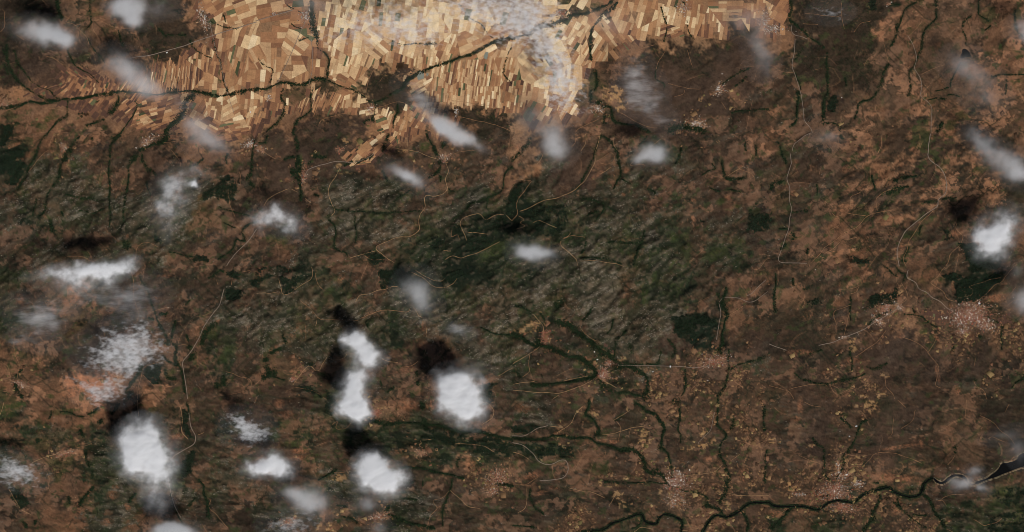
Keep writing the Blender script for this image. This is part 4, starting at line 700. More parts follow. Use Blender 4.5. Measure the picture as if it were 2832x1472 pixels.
brook = sstep(accl, 4.6, 7.2); brook = np.clip(np.maximum(brook, .9 * blur(brook, 1.6) * 1.6), 0, 1) 
sink = np.zeros((NY, NX), np.float32)
for p in (res_p, lake_p): sink = np.maximum(sink, inside(p, GX, GY).astype(np.float32))
sink = blur(sink, 4)
level = sample(blur(Z, 40), np.array([2700.0]), np.array([1300.0]))[0]
lake_level = sample(blur(Z, 30), np.array([2672.0]), np.array([148.0]))[0]
for p, lv in ((res_p, level), (lake_p, lake_level)):
    m = np.clip(blur(inside(p, GX, GY).astype(np.float32), 14) * 3.2, 0, 1)
    Z = Z * (1 - m) + lv * m
Z = Z - sstep(sink, .35, .9) * 2.2
Z = Z.astype(np.float32)
def hgt(px, py): return sample(Z, np.asarray(px, float), np.asarray(py, float))

# --- colour of the ground cover
CC = dict(q=(70,54,42), b=(73,56,42), B=(93,70,51), r=(106,76,54), o=(148,98,68), d=(55,44,34), k=(60,48,36), g=(63,59,44), G=(43,50,32),
          m=(85,76,61), f=(27,34,23), t=(138,103,73), T=(166,129,90), w=(122,89,64), p=(80,60,44), y=(95,71,51), e=(84,66,44), l=(58,64,33), n=(160,122,80), x=(40,32,27))
n_patch = spectral(21, 3.0, 14, 110); n_patch2 = spectral(22, 2.8, 10, 70); n_mid = spectral(23, 2.0, 6, 32); n_fin = spectral(24, .8, 4, 12)
n_str = spectral(25, 2.3, 5, 60, 24, 5.0) * (1 - south) + spectral(26, 2.3, 5, 60, -7, 5.5) * south
n_big = spectral(27, 2.4, 60, 500); n_green = spectral(28, 3.0, 14, 140, 20, 1.6)
n_mos = spectral(29, 3.0, 14, 100, 22, 1.8); n_spk = spectral(30, .9, 4.5, 16); n_plot = spectral(31, 1.3, 8, 34); n_soil = spectral(32, 3.0, 16, 160)
C = np.zeros((NY, NX, 3), np.float32)
for k in W: C += W[k][..., None] * lin(CC[k]).astype(np.float32)
def mixin(c, a):
    global C
    a = np.clip(a, 0, 1)[..., None]
    C = C * (1 - a) + lin(c).astype(np.float32) * a
scr = W['b'] + W['B'] * .7 + W['d'] + W['g'] * .8 + W['p'] * .7 + W['k'] * .5 + W['e'] * .8 + W['G'] * .4
mixin((98,71,53), (W['b'] * .65 + W['p'] * .6 + W['g'] * .35 + W['d'] * .3 + W['e'] * .5 + W['G'] * .2) * sstep(n_soil + .5 * n_patch2, .35, 1.5) * .7)
mixin((52,41,32), (scr + W['r'] * .4) * sstep(n_patch + .4 * n_str, .5, 1.9) * .75)
mixin((54,57,35), (W['b'] * .35 + W['g'] * .9 + W['G'] * 1.0 + W['e'] * .8 + W['m'] * .5 + W['r'] * .3 + W['d'] * .3) * sstep(n_green + .35 * n_mid, .15, 1.3) * .72)
mixin((34,36,25), (W['G'] + W['g'] * .5 + W['m'] * .35 + W['b'] * .2) * sstep(n_str + .5 * n_patch2, .7, 1.9) * .7)
mixin((112,102,86), (W['m'] * .95 + W['g'] * .6 + W['G'] * .22 + W['b'] * .16) * sstep(n_str * 1.1 + n_spk * .25 + .5 * n_patch, .4, 1.8) * .65)
mixin((138,128,112), (W['m'] * .7 + W['g'] * .45) * sstep(n_spk + .6 * n_str + .5 * n_green, 1.6, 2.9) * .8)
mixin((64,50,38), W['y'] * sstep(n_mos, -.15, .35) * .85)
mixin((136,96,68), W['y'] * sstep(-n_mos + .3 * n_mid, .35, 1.2) * .8)
mixin((56,62,33), W['y'] * sstep(n_green + .3 * n_patch2, 1.1, 1.8) * .7)
mixin((124,87,62), (W['r'] * .5 + W['B'] * .45 + W['o'] * .5) * sstep(n_soil + .5 * n_patch, .5, 1.7))
mixin((58,62,35), W['r'] * sstep(n_green, .8, 1.7) * .6)
mixin((132,99,68), W['p'] * sstep(n_plot + .5 * n_soil, .7, 1.3) * np.where(plot_hash(GX, GY, 12) > .42, .8, .1))
mixin((46,42,30), W['p'] * sstep(n_patch2 - .3 * n_plot, .8, 1.8) * .6)
mixin((36,32,25), W['k'] * sstep(n_spk, .5, 1.6) * .5)
mixin((142,104,72), (W['t'] + W['T'] + W['w']) * sstep(n_soil + .4 * n_mid, 0, 1.2) * .5)
mixin((47,44,32), (scr + W['y'] * .4) * sstep(n_big + .25 * n_patch, .5, 1.8) * .5)
# patchwork: holdings of smooth pasture, dark thicket and damp green hollow, each with its own clear edge
def cells(size, seed, ang, st, warp):
    """irregular holdings: two random numbers for each, and how near its border runs"""
    a = math.radians(-ang)
    wxx, wyy = GX + (sw1 * .8 + edge * .1) * warp, GY + (sw2 * .8 + edge * .08) * warp
    u = (wxx * math.cos(a) + wyy * math.sin(a)) / (size * st); v = (-wxx * math.sin(a) + wyy * math.cos(a)) / size
    iu, iv = np.floor(u), np.floor(v)
    best = np.full(u.shape, 1e9, np.float32); sec = best.copy(); h1 = np.zeros_like(best); h2 = np.zeros_like(best)
    fr = lambda t: t - np.floor(t)
    for du in (-1, 0, 1):
        for dv in (-1, 0, 1):
            cu, cv = iu + du, iv + dv
            ra = fr(np.sin(cu * 127.1 + cv * 311.7 + seed) * 43758.5453); rb = fr(np.sin(cu * 269.5 + cv * 183.3 + seed) * 43758.5453)
            q = (cu + ra - u) ** 2 + (cv + rb - v) ** 2
            m = q < best
            sec = np.where(m, best, np.minimum(sec, q)); best = np.where(m, q, best)
            h1 = np.where(m, fr(ra * 7.31 + rb * 3.7), h1); h2 = np.where(m, fr(ra * 13.7 + rb * 5.1), h2)
    return h1.astype(np.float32), h2.astype(np.float32), (np.sqrt(sec) - np.sqrt(best)).astype(np.float32)
sw1, sw2 = spectral(60, 3.0, 16, 110), spectral(61, 3.0, 16, 110)
h1, h2, bd = cells(46, 3.1, 24, 1.5, 16); g1, g2, bd2 = cells(19, 8.7, 15, 1.6, 9)
pa = spectral(50, 3.1, 10, 130, 22, 1.5) * (1 - south) + spectral(51, 3.1, 10, 130, -6, 1.9) * south
pb = spectral(52, 3.1, 10, 110, 25, 1.7) * (1 - south) + spectral(53, 3.1, 10, 110, -7, 2.2) * south
pg = spectral(54, 3.1, 10, 70, 35, 1.3)
past = np.clip(sstep(pa * .35 + (h1 - .5) * 3.0 + (g1 - .5) * .8, .8, .95), 0, 1)
thick = np.clip(sstep(pb * .6 + (g2 - .5) * 2.2 + (h2 - .5) * 1.2, .95, 1.15), 0, 1)
damp = sstep(pg + .25 * bank_near + (g1 - .5) * .8, 1.3, 1.5)
wp = W['b'] * .8 + W['B'] * .8 + W['r'] * .9 + W['y'] * .6 + W['p'] * .6 + W['e'] * .7 + W['G'] * .25 + W['g'] * .2 + W['d'] * .35
mixin((112,82,61), wp * past * .78)
mixin((138,97,69), (W['r'] + W['y'] * .7 + W['B'] * .6) * past * sstep(h2 + .3 * g1, .7, .75) * .8)
wt = W['b'] * .7 + W['G'] + W['g'] * .7 + W['e'] * .8 + W['m'] * .5 + W['d'] * .7 + W['r'] * .55 + W['B'] * .45 + W['y'] * .8 + W['p'] * .6 + W['k'] * .6
mixin((37,35,26), wt * thick * (1 - past * .7) * .8)
mixin((30,36,24), (W['G'] + W['g'] * .5 + W['e'] * .6 + W['b'] * .3 + W['r'] * .3) * sstep(pb + (g2 - .5) * 1.2, 1.25, 1.4) * .85)
mixin((52,59,33), (wt + W['r'] * .3) * damp * (1 - thick) * .8)
tone = 1 + (1 - flat) * ((h1 - .5) * .26 + (h2 - .5) * .16 * (wp + .3) + (g1 - .5) * .22)
C *= tone[..., None]
quiet = np.clip(past * wp * 1.1, 0, 1)
mixin((36,39,26), brook * (np.clip(mount, 0, 1) * .75 + (W['r'] + W['B'] + W['y'] + W['p'] + W['k'] + W['b'] * .5) * .55) * (1 - .7 * flat))
mixin((120,88,63), np.clip(blur(brook, 5) * 2.2, 0, 1) * (1 - brook) * (W['r'] + W['y'] + W['p'] * .8 + W['B'] * .6 + W['b'] * .35) * sstep(n_patch2 + n_soil * .5, .3, 1.2) * .45)
# green damp ground and undergrowth beside the streams, bare orange earth a little further off
b4 = np.clip(bank_near / 1.6, 0, 1)
mixin((38,43,28), b4 * .85 * sstep(n_mid + .8, -.6, .8))
mixin((126,88,60), np.clip(blur(line_mass, 9) / 1.0, 0, 1) * (1 - b4) * sstep(n_patch2 + .4 * n_mid, .6, 1.6) * .55 * (W['b'] + W['r'] + W['G'] + W['g'] + W['p'] + W['B']))
# gullies hold greener, darker scrub; bare crests show stone and soil
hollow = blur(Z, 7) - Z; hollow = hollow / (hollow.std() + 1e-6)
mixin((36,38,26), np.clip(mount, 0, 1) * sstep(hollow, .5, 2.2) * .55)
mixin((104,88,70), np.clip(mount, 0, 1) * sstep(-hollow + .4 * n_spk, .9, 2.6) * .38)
def veins(seed, beta, lo, hi, width, ang=0, st=1.0):
    v = spectral(seed, beta, lo, hi, ang, st)
    gy, gx = np.gradient(v, STEP)
    return sstep(-np.abs(v) / (np.hypot(gx, gy) + 1e-5), -width, -width * .3)
open_ = W['q'] * .35 + W['y'] + W['b'] * .75 + W['B'] + W['r'] * .8 + W['p'] + W['d'] * .7 + W['k'] * .4 + W['e'] * .6
path_v = np.maximum.reduce([veins(41, 3.4, 110, 420, 1.7, 70, 1.5), .9 * veins(42, 3.3, 90, 300, 1.6, 15, 1.9)])
mixin((140,104,76), np.clip(open_ + .2 * W['g'], 0, 1) * path_v * sstep(n_soil + .6 * W['p'] + .4 * W['y'], -.2, .8) * .62)
mixin((38,40,27), (open_ * .8 + W['g'] + W['G'] + W['m'] + W['t'] * .3) * veins(43, 3.0, 60, 220, 2.1, 60, 1.3) * sstep(n_patch2 + n_green, -.6, .7) * .72)
for t in TOWNS:
    tx_, ty_ = t[2] * TS + t[0] * 708, t[3] * TS + t[1] * 368
    R = max(t[4], t[5]) * TS * 2.6; sl = (slice(int(iy(ty_ - R)), int(iy(ty_ + R)) + 2), slice(int(ix(tx_ - R)), int(ix(tx_ + R)) + 2))
    a_ = math.radians(t[6]); dx, dy = GX[sl] - tx_, GY[sl] - ty_
    u = (dx * math.cos(a_) - dy * math.sin(a_)) / (t[4] * TS); v = (dx * math.sin(a_) + dy * math.cos(a_)) / (t[5] * TS)
    q = np.exp(-(u * u + v * v) * .62) * np.clip(.7 + .35 * n_spk[sl] + .25 * n_plot[sl], 0, 1.2)
    a_ = np.clip(q, 0, 1)[..., None] * .72
    C[sl] = C[sl] * (1 - a_) + lin((124, 96, 75)).astype(np.float32) * a_
shade = 1 + .09 * n_fin + .06 * n_mid + .07 * n_big * (1 - .5 * flat) + .11 * n_str * (1 - flat) * (.4 + .6 * np.clip(mount, 0, 1))
shade = 1 + (shade - 1) * (1 - .55 * quiet)
C *= np.clip(shade, .45, 1.7)[..., None]
# hue wander between redder and greyer soil
hue = (n_big * .04 + n_soil * .03)
C[..., 0] *= 1 + .5 * hue; C[..., 2] *= 1 - .5 * hue
# pale drained margin round the reservoir and the lake
def ring(poly, s0, s1):
    a = inside(poly, GX, GY).astype(np.float32)
    return np.clip(blur(a, s1) * 2.6, 0, 1) * (1 - sstep(blur(a, s0), .5, .9))
mixin((206,190,154), sstep(ring(res_p, 1.6, 2.4) + .15 * n_mid, .5, .9) * .9)
mixin((116,90,68), sstep(ring(lake_p, 2, 3) + .12 * n_mid, .45, .9) * .6)

grey = C.mean(-1, keepdims=True); C = (grey + (C - grey) * .96) * .96
for q in range(3):
    lowc = blur(C[..., q], 16); C[..., q] = np.clip(lowc + (C[..., q] - lowc) * (1.2 - .12 * flat - .22 * np.clip(mount, 0, 1)), lowc * .25, lowc * 3.2)
ALB = np.clip(C / GAIN, .004, .8)
vi = np.arange(NX * NY).reshape(NY, NX)
quads = np.stack([vi[:-1, :-1], vi[1:, :-1], vi[1:, 1:], vi[:-1, 1:]], -1).reshape(-1, 4)
m_ground = mat_cover("ground_cover", .15, .28)
ground = mesh_obj("ground", np.stack([wx(GX), wy(GY), Z], -1).reshape(-1, 3), quads, m_ground, vcol=ALB.reshape(-1, 3), smooth=True)
tag(ground, "dry brown upland and tan plain seen from high above", "ground", kind="structure")

# ------------------------------------------------------------------ fields: parcels on the plain, parts of the ground
FC = [(216,190,150),(205,173,130),(191,156,115),(177,140,102),(164,121,84),(148,105,73),(128,89,63),(106,73,54),(82,58,46),(92,92,62),(66,68,44)]
def field_mat(i, c):
    m = mat_flat("field_%s" % ("pale stubble,stubble,straw,dry straw,tan,earth tan,earth,ploughed,dark ploughed,green crop,dark green crop".split(',')[i].replace(' ', '_')), c, .95, .16, .05)
    nt = m.node_tree                      # faint tramlines
    sc = [n for n in nt.nodes if n.type == 'VECT_MATH'][0]; b = [n for n in nt.nodes if n.type == 'BSDF_PRINCIPLED'][0]
    g = [n for n in nt.nodes if n.type == 'NEW_GEOMETRY'][0]
    n2 = nt.nodes.new("ShaderNodeTexNoise"); n2.inputs["Scale"].default_value = .35; n2.inputs["Detail"].default_value = 3
    nt.links.new(g.outputs["Position"], n2.inputs["Vector"])
    r = nt.nodes.new("ShaderNodeMapRange"); r.inputs[1].default_value = .3; r.inputs[2].default_value = .7; r.inputs[3].default_value = .86; r.inputs[4].default_value = 1.14
    nt.links.new(n2.outputs[0], r.inputs[0])
    s2 = nt.nodes.new("ShaderNodeVectorMath"); s2.operation = 'SCALE'
    nt.links.new(sc.outputs[0], s2.inputs[0]); nt.links.new(r.outputs[0], s2.inputs["Scale"]); nt.links.new(s2.outputs[0], b.inputs["Base Color"])
    return m
FM = [field_mat(i, c) for i, c in enumerate(FC)]
def clip_half(poly, n, d):
    out = []
    for i in range(len(poly)):
        a, b = poly[i], poly[(i + 1) % len(poly)]
        da, db = a @ n - d, b @ n - d
        if da <= 0: out.append(a)
        if (da < 0 < db) or (db < 0 < da): out.append(a + (b - a) * (da / (da - db)))
    return out
def area(p):
    p = np.array(p); x, y = p[:, 0], p[:, 1]
    return .5 * abs(np.dot(x, np.roll(y, -1)) - np.dot(y, np.roll(x, -1)))
sp = np.array([[s[0], s[1]] for s in SEEDS]) * DS
frnd = random.Random(5)
farm_in = sstep(blur(farm, 26), .5, 1.0)
parcels = []
def split(poly, ang, w, l, out, depth=0):
    a = math.radians(-ang + frnd.uniform(-3, 3))
    P = np.array(poly)
    u = np.array([math.cos(a), math.sin(a)]); v = np.array([-u[1], u[0]])
    eu, ev = np.ptp(P @ u), np.ptp(P @ v)
    stop = frnd.uniform(1.15, 2.1)
    if depth > 9 or (eu < l * stop and ev < w * stop):
        out.append(P); return
    n = u if eu / l > ev / w else v
    lo, hi = (P @ n).min(), (P @ n).max()
    d = lo + (hi - lo) * frnd.uniform(.34, .66)
    for q in (clip_half(poly, n, d), clip_half(poly, -n, -d)):
        if len(q) >= 3 and area(q) > 14: split(q, ang, w, l, out, depth + 1)
for i, (sx, sy, ang, w, l, br) in enumerate(SEEDS):
    R = 75
    cellp = [np.array(sp[i]) + np.array(o) * R for o in ((-1, -1), (1, -1), (1, 1), (-1, 1))]
    for j in range(len(sp)):
        if j == i: continue
        n = sp[j] - sp[i]; L = np.hypot(*n)
        if L > 2.2 * R * 1.5: continue
        n = n / L
        cellp = clip_half(cellp, n, n @ sp[i] + L / 2)
        if len(cellp) < 3: break
    if len(cellp) < 3: continue
    out = []
    split(cellp, ang, w * .52, l * .56, out)
    br -= .05 + .08 * (sx < 820) + .05 * (sy > 230); prev = br
    for P in out:
        c = P.mean(0)
        prev = .35 * prev + .65 * frnd.gauss(br, .29)
        rimv = float(sample(farm_in, np.array([c[0]]), np.array([c[1]]))[0])
        parcels.append((P, c, prev - .42 * (1 - rimv), area(P)))
cen = np.array([p[1] for p in parcels])
ok = np.zeros(len(parcels), bool)
for p in farm_polys: ok |= inside(p, cen[:, 0], cen[:, 1])
bk = sample(bank_near, cen[:, 0], cen[:, 1])
ok &= bk < 1.0
drop = np.random.default_rng(9).random(len(parcels))
ok &= drop < .25 + 1.1 * sample(sstep(blur(farm, 20), .45, .9), cen[:, 0], cen[:, 1])
ok &= (drop < .9)
ok &= sample(W['k'] + W['x'] + W['e'] + W['f'] + .25 * W['r'] + .6 * W['q'], cen[:, 0], cen[:, 1]) < .45
kept = [p for p, o in zip(parcels, ok) if o and (p[3] > 16)]
kept.sort(key=lambda p: -p[3])
def field_geom(P, shrink=.3, lift=.45):
    c = P.mean(0)
    d = P - c; L = np.hypot(d[:, 0], d[:, 1])[:, None] + 1e-6
    Q = c + d * np.clip((L - shrink) / L, .2, 1)
    zt = hgt(Q[:, 0], Q[:, 1]) + lift
    top = np.stack([wx(Q[:, 0]), wy(Q[:, 1]), zt], -1); bot = top.copy(); bot[:, 2] -= 1.0
    n = len(P)
    cc = np.array([[wx(c[0]), wy(c[1]), hgt(c[0], c[1]) + lift]])
    f = [(i, (i + 1) % n, 2 * n) for i in range(n)] + [((i + 1) % n, i, n + i, n + (i + 1) % n) for i in range(n)]
    V = np.vstack([top, bot, cc])
    # image y runs down, so turn faces to look up
    s = np.cross(V[1] - V[0], V[2 * n] - V[0])[2]
    if s < 0: f = [tuple(reversed(x)) for x in f]
    return V, f
def field_colour(b, x, y):
    u = frnd.random()
    if u < .022: return 9
    if u < .03: return 10
    return int(np.clip(round(8 - 8.6 * b), 0, 8))
rest_v, rest_f, rest_m, nv = [], [], [], 0
for i, (P, c, b, a) in enumerate(kept):
    V, f = field_geom(P)
    m = field_colour(b, *c)
    if i < 300:
        loc = V[-1]
        o = mesh_obj("field", V, f, FM[m], parent=ground, loc=loc)
    else:
        rest_v.append(V); rest_f += [tuple(k + nv for k in q) for q in f]; rest_m += [m] * len(f); nv += len(V)
if rest_v:
    o = mesh_obj("small_fields", np.vstack(rest_v), rest_f, FM, parent=ground, mat_idx=rest_m)
    o["kind"] = "stuff"
print("fields", len(kept))

# garden plots and threshing grounds, thick round the villages and streams of the south
town_xy = np.array([[t[2] * TS + t[0] * 708, t[3] * TS + t[1] * 368, t[7]] for t in TOWNS])
tmass = np.zeros((NY, NX), np.float32)
np.add.at(tmass, (np.rint(iy(town_xy[:, 1])).astype(int), np.rint(ix(town_xy[:, 0])).astype(int)), np.sqrt(town_xy[:, 2]))
tnear = blur(tmass, 30); tnear = np.clip(tnear / np.percentile(tnear[tnear > 1e-5], 97), 0, 1)
r = np.random.default_rng(55)
qx, qy = r.uniform(0, PW, 200000), r.uniform(250, PH, 200000)
dens_p = (W['p'] * .35 + W['n'] * 1.0 + W['o'] * .15 + tnear * .5 * (1 - flat) + W['B'] * .04 + np.clip(blur(line_mass, 9) / 1.2, 0, 1) * W['p'] * .4) * sstep(n_plot + .7 * n_soil, -.2, 1.5)
kp = r.random(len(qx)) < sample(dens_p, qx, qy) * 1.0
qx, qy = qx[kp][:2600], qy[kp][:2600]; n = len(qx)
side = r.uniform(1.6, 4.2, n) * (1 + (r.random(n) < .12)); asp = r.uniform(.45, 1.0, n)
ang = r.choice([.25, -.5, 1.0], n) + sample(n_big, qx, qy) * .5 + r.normal(0, .15, n)
PV = np.empty((n, 8, 3)); skew = r.normal(0, .22, (n, 4, 2))
for k, (u, v) in enumerate(((-1, -1), (1, -1), (1, 1), (-1, 1))):
    du, dv = (u + skew[:, k, 0]) * side, (v + skew[:, k, 1]) * side * asp
    X = qx + du * np.cos(ang) - dv * np.sin(ang); Y = qy + du * np.sin(ang) + dv * np.cos(ang)
    PV[:, k] = np.stack([wx(X), wy(Y), hgt(X, Y) + .55 + r.uniform(0, .15, n)], -1); PV[:, 4 + k] = PV[:, k] - np.array([0, 0, 1.4])
pf = np.array([[3, 2, 1, 0], [0, 1, 5, 4], [1, 2, 6, 5], [2, 3, 7, 6], [3, 0, 4, 7]])
pal = np.array([lin(x) for x in ((140,108,76),(120,90,65),(106,79,58),(160,132,90),(92,69,52),(112,100,64),(128,92,69))])
pc = pal[r.choice(7, n, p=[.2,.24,.2,.08,.12,.08,.08])] * r.uniform(.62, 1.0, (n, 1)) / GAIN
o = mesh_obj("garden_plots", PV.reshape(-1, 3), (np.arange(n)[:, None, None] * 8 + pf[None]).reshape(-1, 4), mat_cover("plot_soil", .2, .3), parent=ground, vcol=np.repeat(pc[:, None], 8, 1).reshape(-1, 3)); o["kind"] = "stuff"
print("plots", n)
# bare stone on the mountain crests
qx, qy = r.uniform(0, PW, 300000), r.uniform(0, PH, 300000)
dens_r = (W['m'] + W['g'] * .55 + W['G'] * .12 + W['b'] * .05) * sstep(n_str * .9 + n_green * -.3 + n_patch * .5, -.2, 1.6)
kp = r.random(len(qx)) < sample(dens_r, qx, qy) * .8
qx, qy = qx[kp][:12000], qy[kp][:12000]; n = len(qx)
side = r.uniform(.5, 1.5, n); ang = np.where(qy < 1000, -.4, .1) + r.normal(0, .35, n)
RV = np.empty((n, 8, 3))
for k, (u, v) in enumerate(((-1, -1), (1, -1), (1, 1), (-1, 1))):
    for t, (sc, up) in enumerate(((1.0, -.3), (.55, .5))):
        du = u * side * 1.6 * sc * r.uniform(.7, 1.3, n); dv = v * side * .6 * sc * r.uniform(.7, 1.3, n)
        X = qx + du * np.cos(ang) - dv * np.sin(ang); Y = qy + du * np.sin(ang) + dv * np.cos(ang)
        RV[:, k + 4 * t] = np.stack([wx(X), wy(Y), hgt(qx, qy) + up * side * r.uniform(.7, 1.2, n)], -1)
rc = lin((122, 112, 98)) * r.uniform(.5, 1.25, (n, 1)) / GAIN * np.ones((n, 3))
o = mesh_obj("rock_rubble", RV.reshape(-1, 3), (np.arange(n)[:, None, None] * 8 + np.array([[7, 6, 5, 4], [1, 0, 4, 5], [2, 1, 5, 6], [3, 2, 6, 7], [0, 3, 7, 4]])[None]).reshape(-1, 4), mat_cover("granite", .2, .5), parent=ground, vcol=np.repeat(rc[:, None], 8, 1).reshape(-1, 3)); o["kind"] = "stuff"
print("rocks", n)

# ------------------------------------------------------------------ water
def water_mat(name, c, rough=.12):
    m, nt, out = mat_new(name)
    b = nt.nodes.new("ShaderNodeBsdfPrincipled")
    b.inputs["Base Color"].default_value = (*c, 1); b.inputs["Roughness"].default_value = rough
    b.inputs["IOR"].default_value = 1.33; b.inputs["Specular IOR Level"].default_value = .03
    g = nt.nodes.new("ShaderNodeNewGeometry"); n1 = nt.nodes.new("ShaderNodeTexNoise"); n1.inputs["Scale"].default_value = .6
    nt.links.new(g.outputs["Position"], n1.inputs["Vector"])
    bp = nt.nodes.new("ShaderNodeBump"); bp.inputs["Strength"].default_value = .05
    nt.links.new(n1.outputs[0], bp.inputs["Height"]); nt.links.new(bp.outputs[0], b.inputs["Normal"])
    nt.links.new(b.outputs[0], out.inputs["Surface"])
    return m
m_deep = water_mat("deep_water", (.004, .004, .004))
m_pond = water_mat("shallow_pond_water", tuple(alb((122, 124, 112))), .4)
def sheet(name, poly, z, mat, label, cat, jit=1.2, seed=1):
    p = np.vstack([poly, poly[:1]])
    p = winding(p, jit, 4.0, seed)[:-1] if jit > .3 else poly
    V = np.stack([wx(p[:, 0]), wy(p[:, 1]), np.full(len(p), z)], -1)
    s = np.sum(V[:, 0] * np.roll(V[:, 1], -1) - V[:, 1] * np.roll(V[:, 0], -1))
    idx = list(range(len(p)))
    if s < 0: idx.reverse()
    c = V.mean(0)
    return tag(mesh_obj(name, V, [idx], mat, loc=c), label, cat, kind="structure")
sheet("reservoir_water", res_p, level - .5, m_deep, "black narrow reservoir widening to the east edge", "reservoir")
sheet("lake_water", lake_p, lake_level - .5, m_deep, "small dark lake on the eastern upland", "lake", .6, 2)
def ribbon(name, p, w, mat, lift, label, cat, kind="structure", wig=.2, seed=0):
    r = np.random.default_rng(seed)
    n = len(p)
    t = np.gradient(p, axis=0); t /= np.hypot(t[:, 0], t[:, 1])[:, None] + 1e-9
    nn = np.stack([-t[:, 1], t[:, 0]], -1)
    hw = (w / 2 * (1 + wig * r.normal(size=n)).clip(.5, 1.6))[:, None]
    L, R_ = p + nn * hw, p - nn * hw
    z = np.maximum.reduce([hgt(L[:, 0], L[:, 1]), hgt(R_[:, 0], R_[:, 1]), hgt(p[:, 0], p[:, 1])]) + lift
    V = np.vstack([np.stack([wx(L[:, 0]), wy(L[:, 1]), z], -1), np.stack([wx(R_[:, 0]), wy(R_[:, 1]), z], -1)])
    k = np.arange(n - 1)
    F = np.stack([k, k + n, k + n + 1, k + 1], -1)
    a, b, c = V[F[0, 0]], V[F[0, 1]], V[F[0, 2]]
    if np.cross(b - a, c - a)[2] < 0: F = F[:, ::-1].copy()
    mid = n // 2
    return tag(mesh_obj(name, V, F, mat, loc=V[mid]), label, cat, kind=kind)
for i, (p, w) in enumerate(river_lines):
    ribbon("river_water", p, w * .8, m_deep, .5, ["dark meandering river at the bottom edge", "dark river between the meanders and the river town", "dark river running past the town to the reservoir"][i], "river", seed=i)
for i, (c, r, s) in enumerate(PONDS):
    p = T(c, r, s); z = hgt(p[:, 0], p[:, 1]).max() + .7
    sheet("pond_water", p, z, m_pond, ["largest pale blue-grey pond beside the tree-lined river", "small pale pond east of the largest one", "narrow pale pond standing apart among the fields"][i], "pond", .2, 5 + i)
# ------------------------------------------------------------------ roads and tracks
m_paved = mat_flat("road_paved", (128, 112, 98), .9, .15, .2)
m_dirt = mat_flat("track_dirt", (142, 106, 76), .95, .22, .12)
m_pale = mat_flat("track_pale", (164, 130, 94), .95, .18, .12)
ri = 0
PALE = {(1,1),(2,1),(1,2),(0,3),(2,2),(1,3),(2,3)}
for c, r, k, w, s in ROADS:
    for one in s.split('|'):
        ri += 1
        p = winding(T(c, r, one), 1.0 if k == 'h' else 1.9, 5.0, 900 + ri)
        if k == 'h': ribbon("road", p, w * .62, m_paved, 1.6, "grey paved road across the open land", "road", wig=.08, seed=ri)
        else: ribbon("dirt_track_path", p, w * .42, m_pale if ((c, r) in PALE and ri % 3) else m_dirt, 1.5, "pale dirt track across the scrub", "track", wig=.25, seed=ri)

# ------------------------------------------------------------------ trees: many crowns joined into each wood or tree line
m_tree = mat_cover("tree_foliage", .3, .5)
def crowns(px, py, rad, tall, colr, seed):
    r = np.random.default_rng(seed)
    n = len(px)
    z = hgt(px, py)
    a0 = r.uniform(0, 6.28, n)
    V = np.empty((n, 8, 3), np.float32)
    lx, ly = r.normal(0, .25, n) * rad, r.normal(0, .25, n) * rad
    for k in range(4):
        a = a0 + k * math.pi / 2 + r.normal(0, .25, n)
        q = rad * r.uniform(.75, 1.25, n)
        V[:, k, 0] = wx(px) + q * np.cos(a); V[:, k, 1] = wy(py) + q * np.sin(a); V[:, k, 2] = z - .4
        q = rad * r.uniform(.35, .7, n)
        V[:, 4 + k, 0] = wx(px) + lx + q * np.cos(a + .4); V[:, 4 + k, 1] = wy(py) + ly + q * np.sin(a + .4); V[:, 4 + k, 2] = z + tall * r.uniform(.75, 1.2, n)
    base = (np.arange(n) * 8)[:, None, None]
    f = np.array([[0, 1, 5, 4], [1, 2, 6, 5], [2, 3, 7, 6], [3, 0, 4, 7], [4, 5, 6, 7]])[None]
    F = (base + f).reshape(-1, 4)
    vc = np.repeat(colr[:, None, :], 8, 1).reshape(-1, 3)
    return V.reshape(-1, 3), F, vc
PINE, OAK, GAL = lin((34, 44, 31)) / GAIN, lin((48, 46, 33)) / GAIN, lin((33, 44, 27)) / GAIN
def shades(base, n, r, var=.28):
    s = np.clip(1 + var * r.normal(size=(n, 1)), .45, 1.8)
    h = 1 + .12 * r.normal(size=(n, 3)) * np.array([1, .6, .8])
    return np.clip(base * s * h, .004, .3).astype(np.float32)
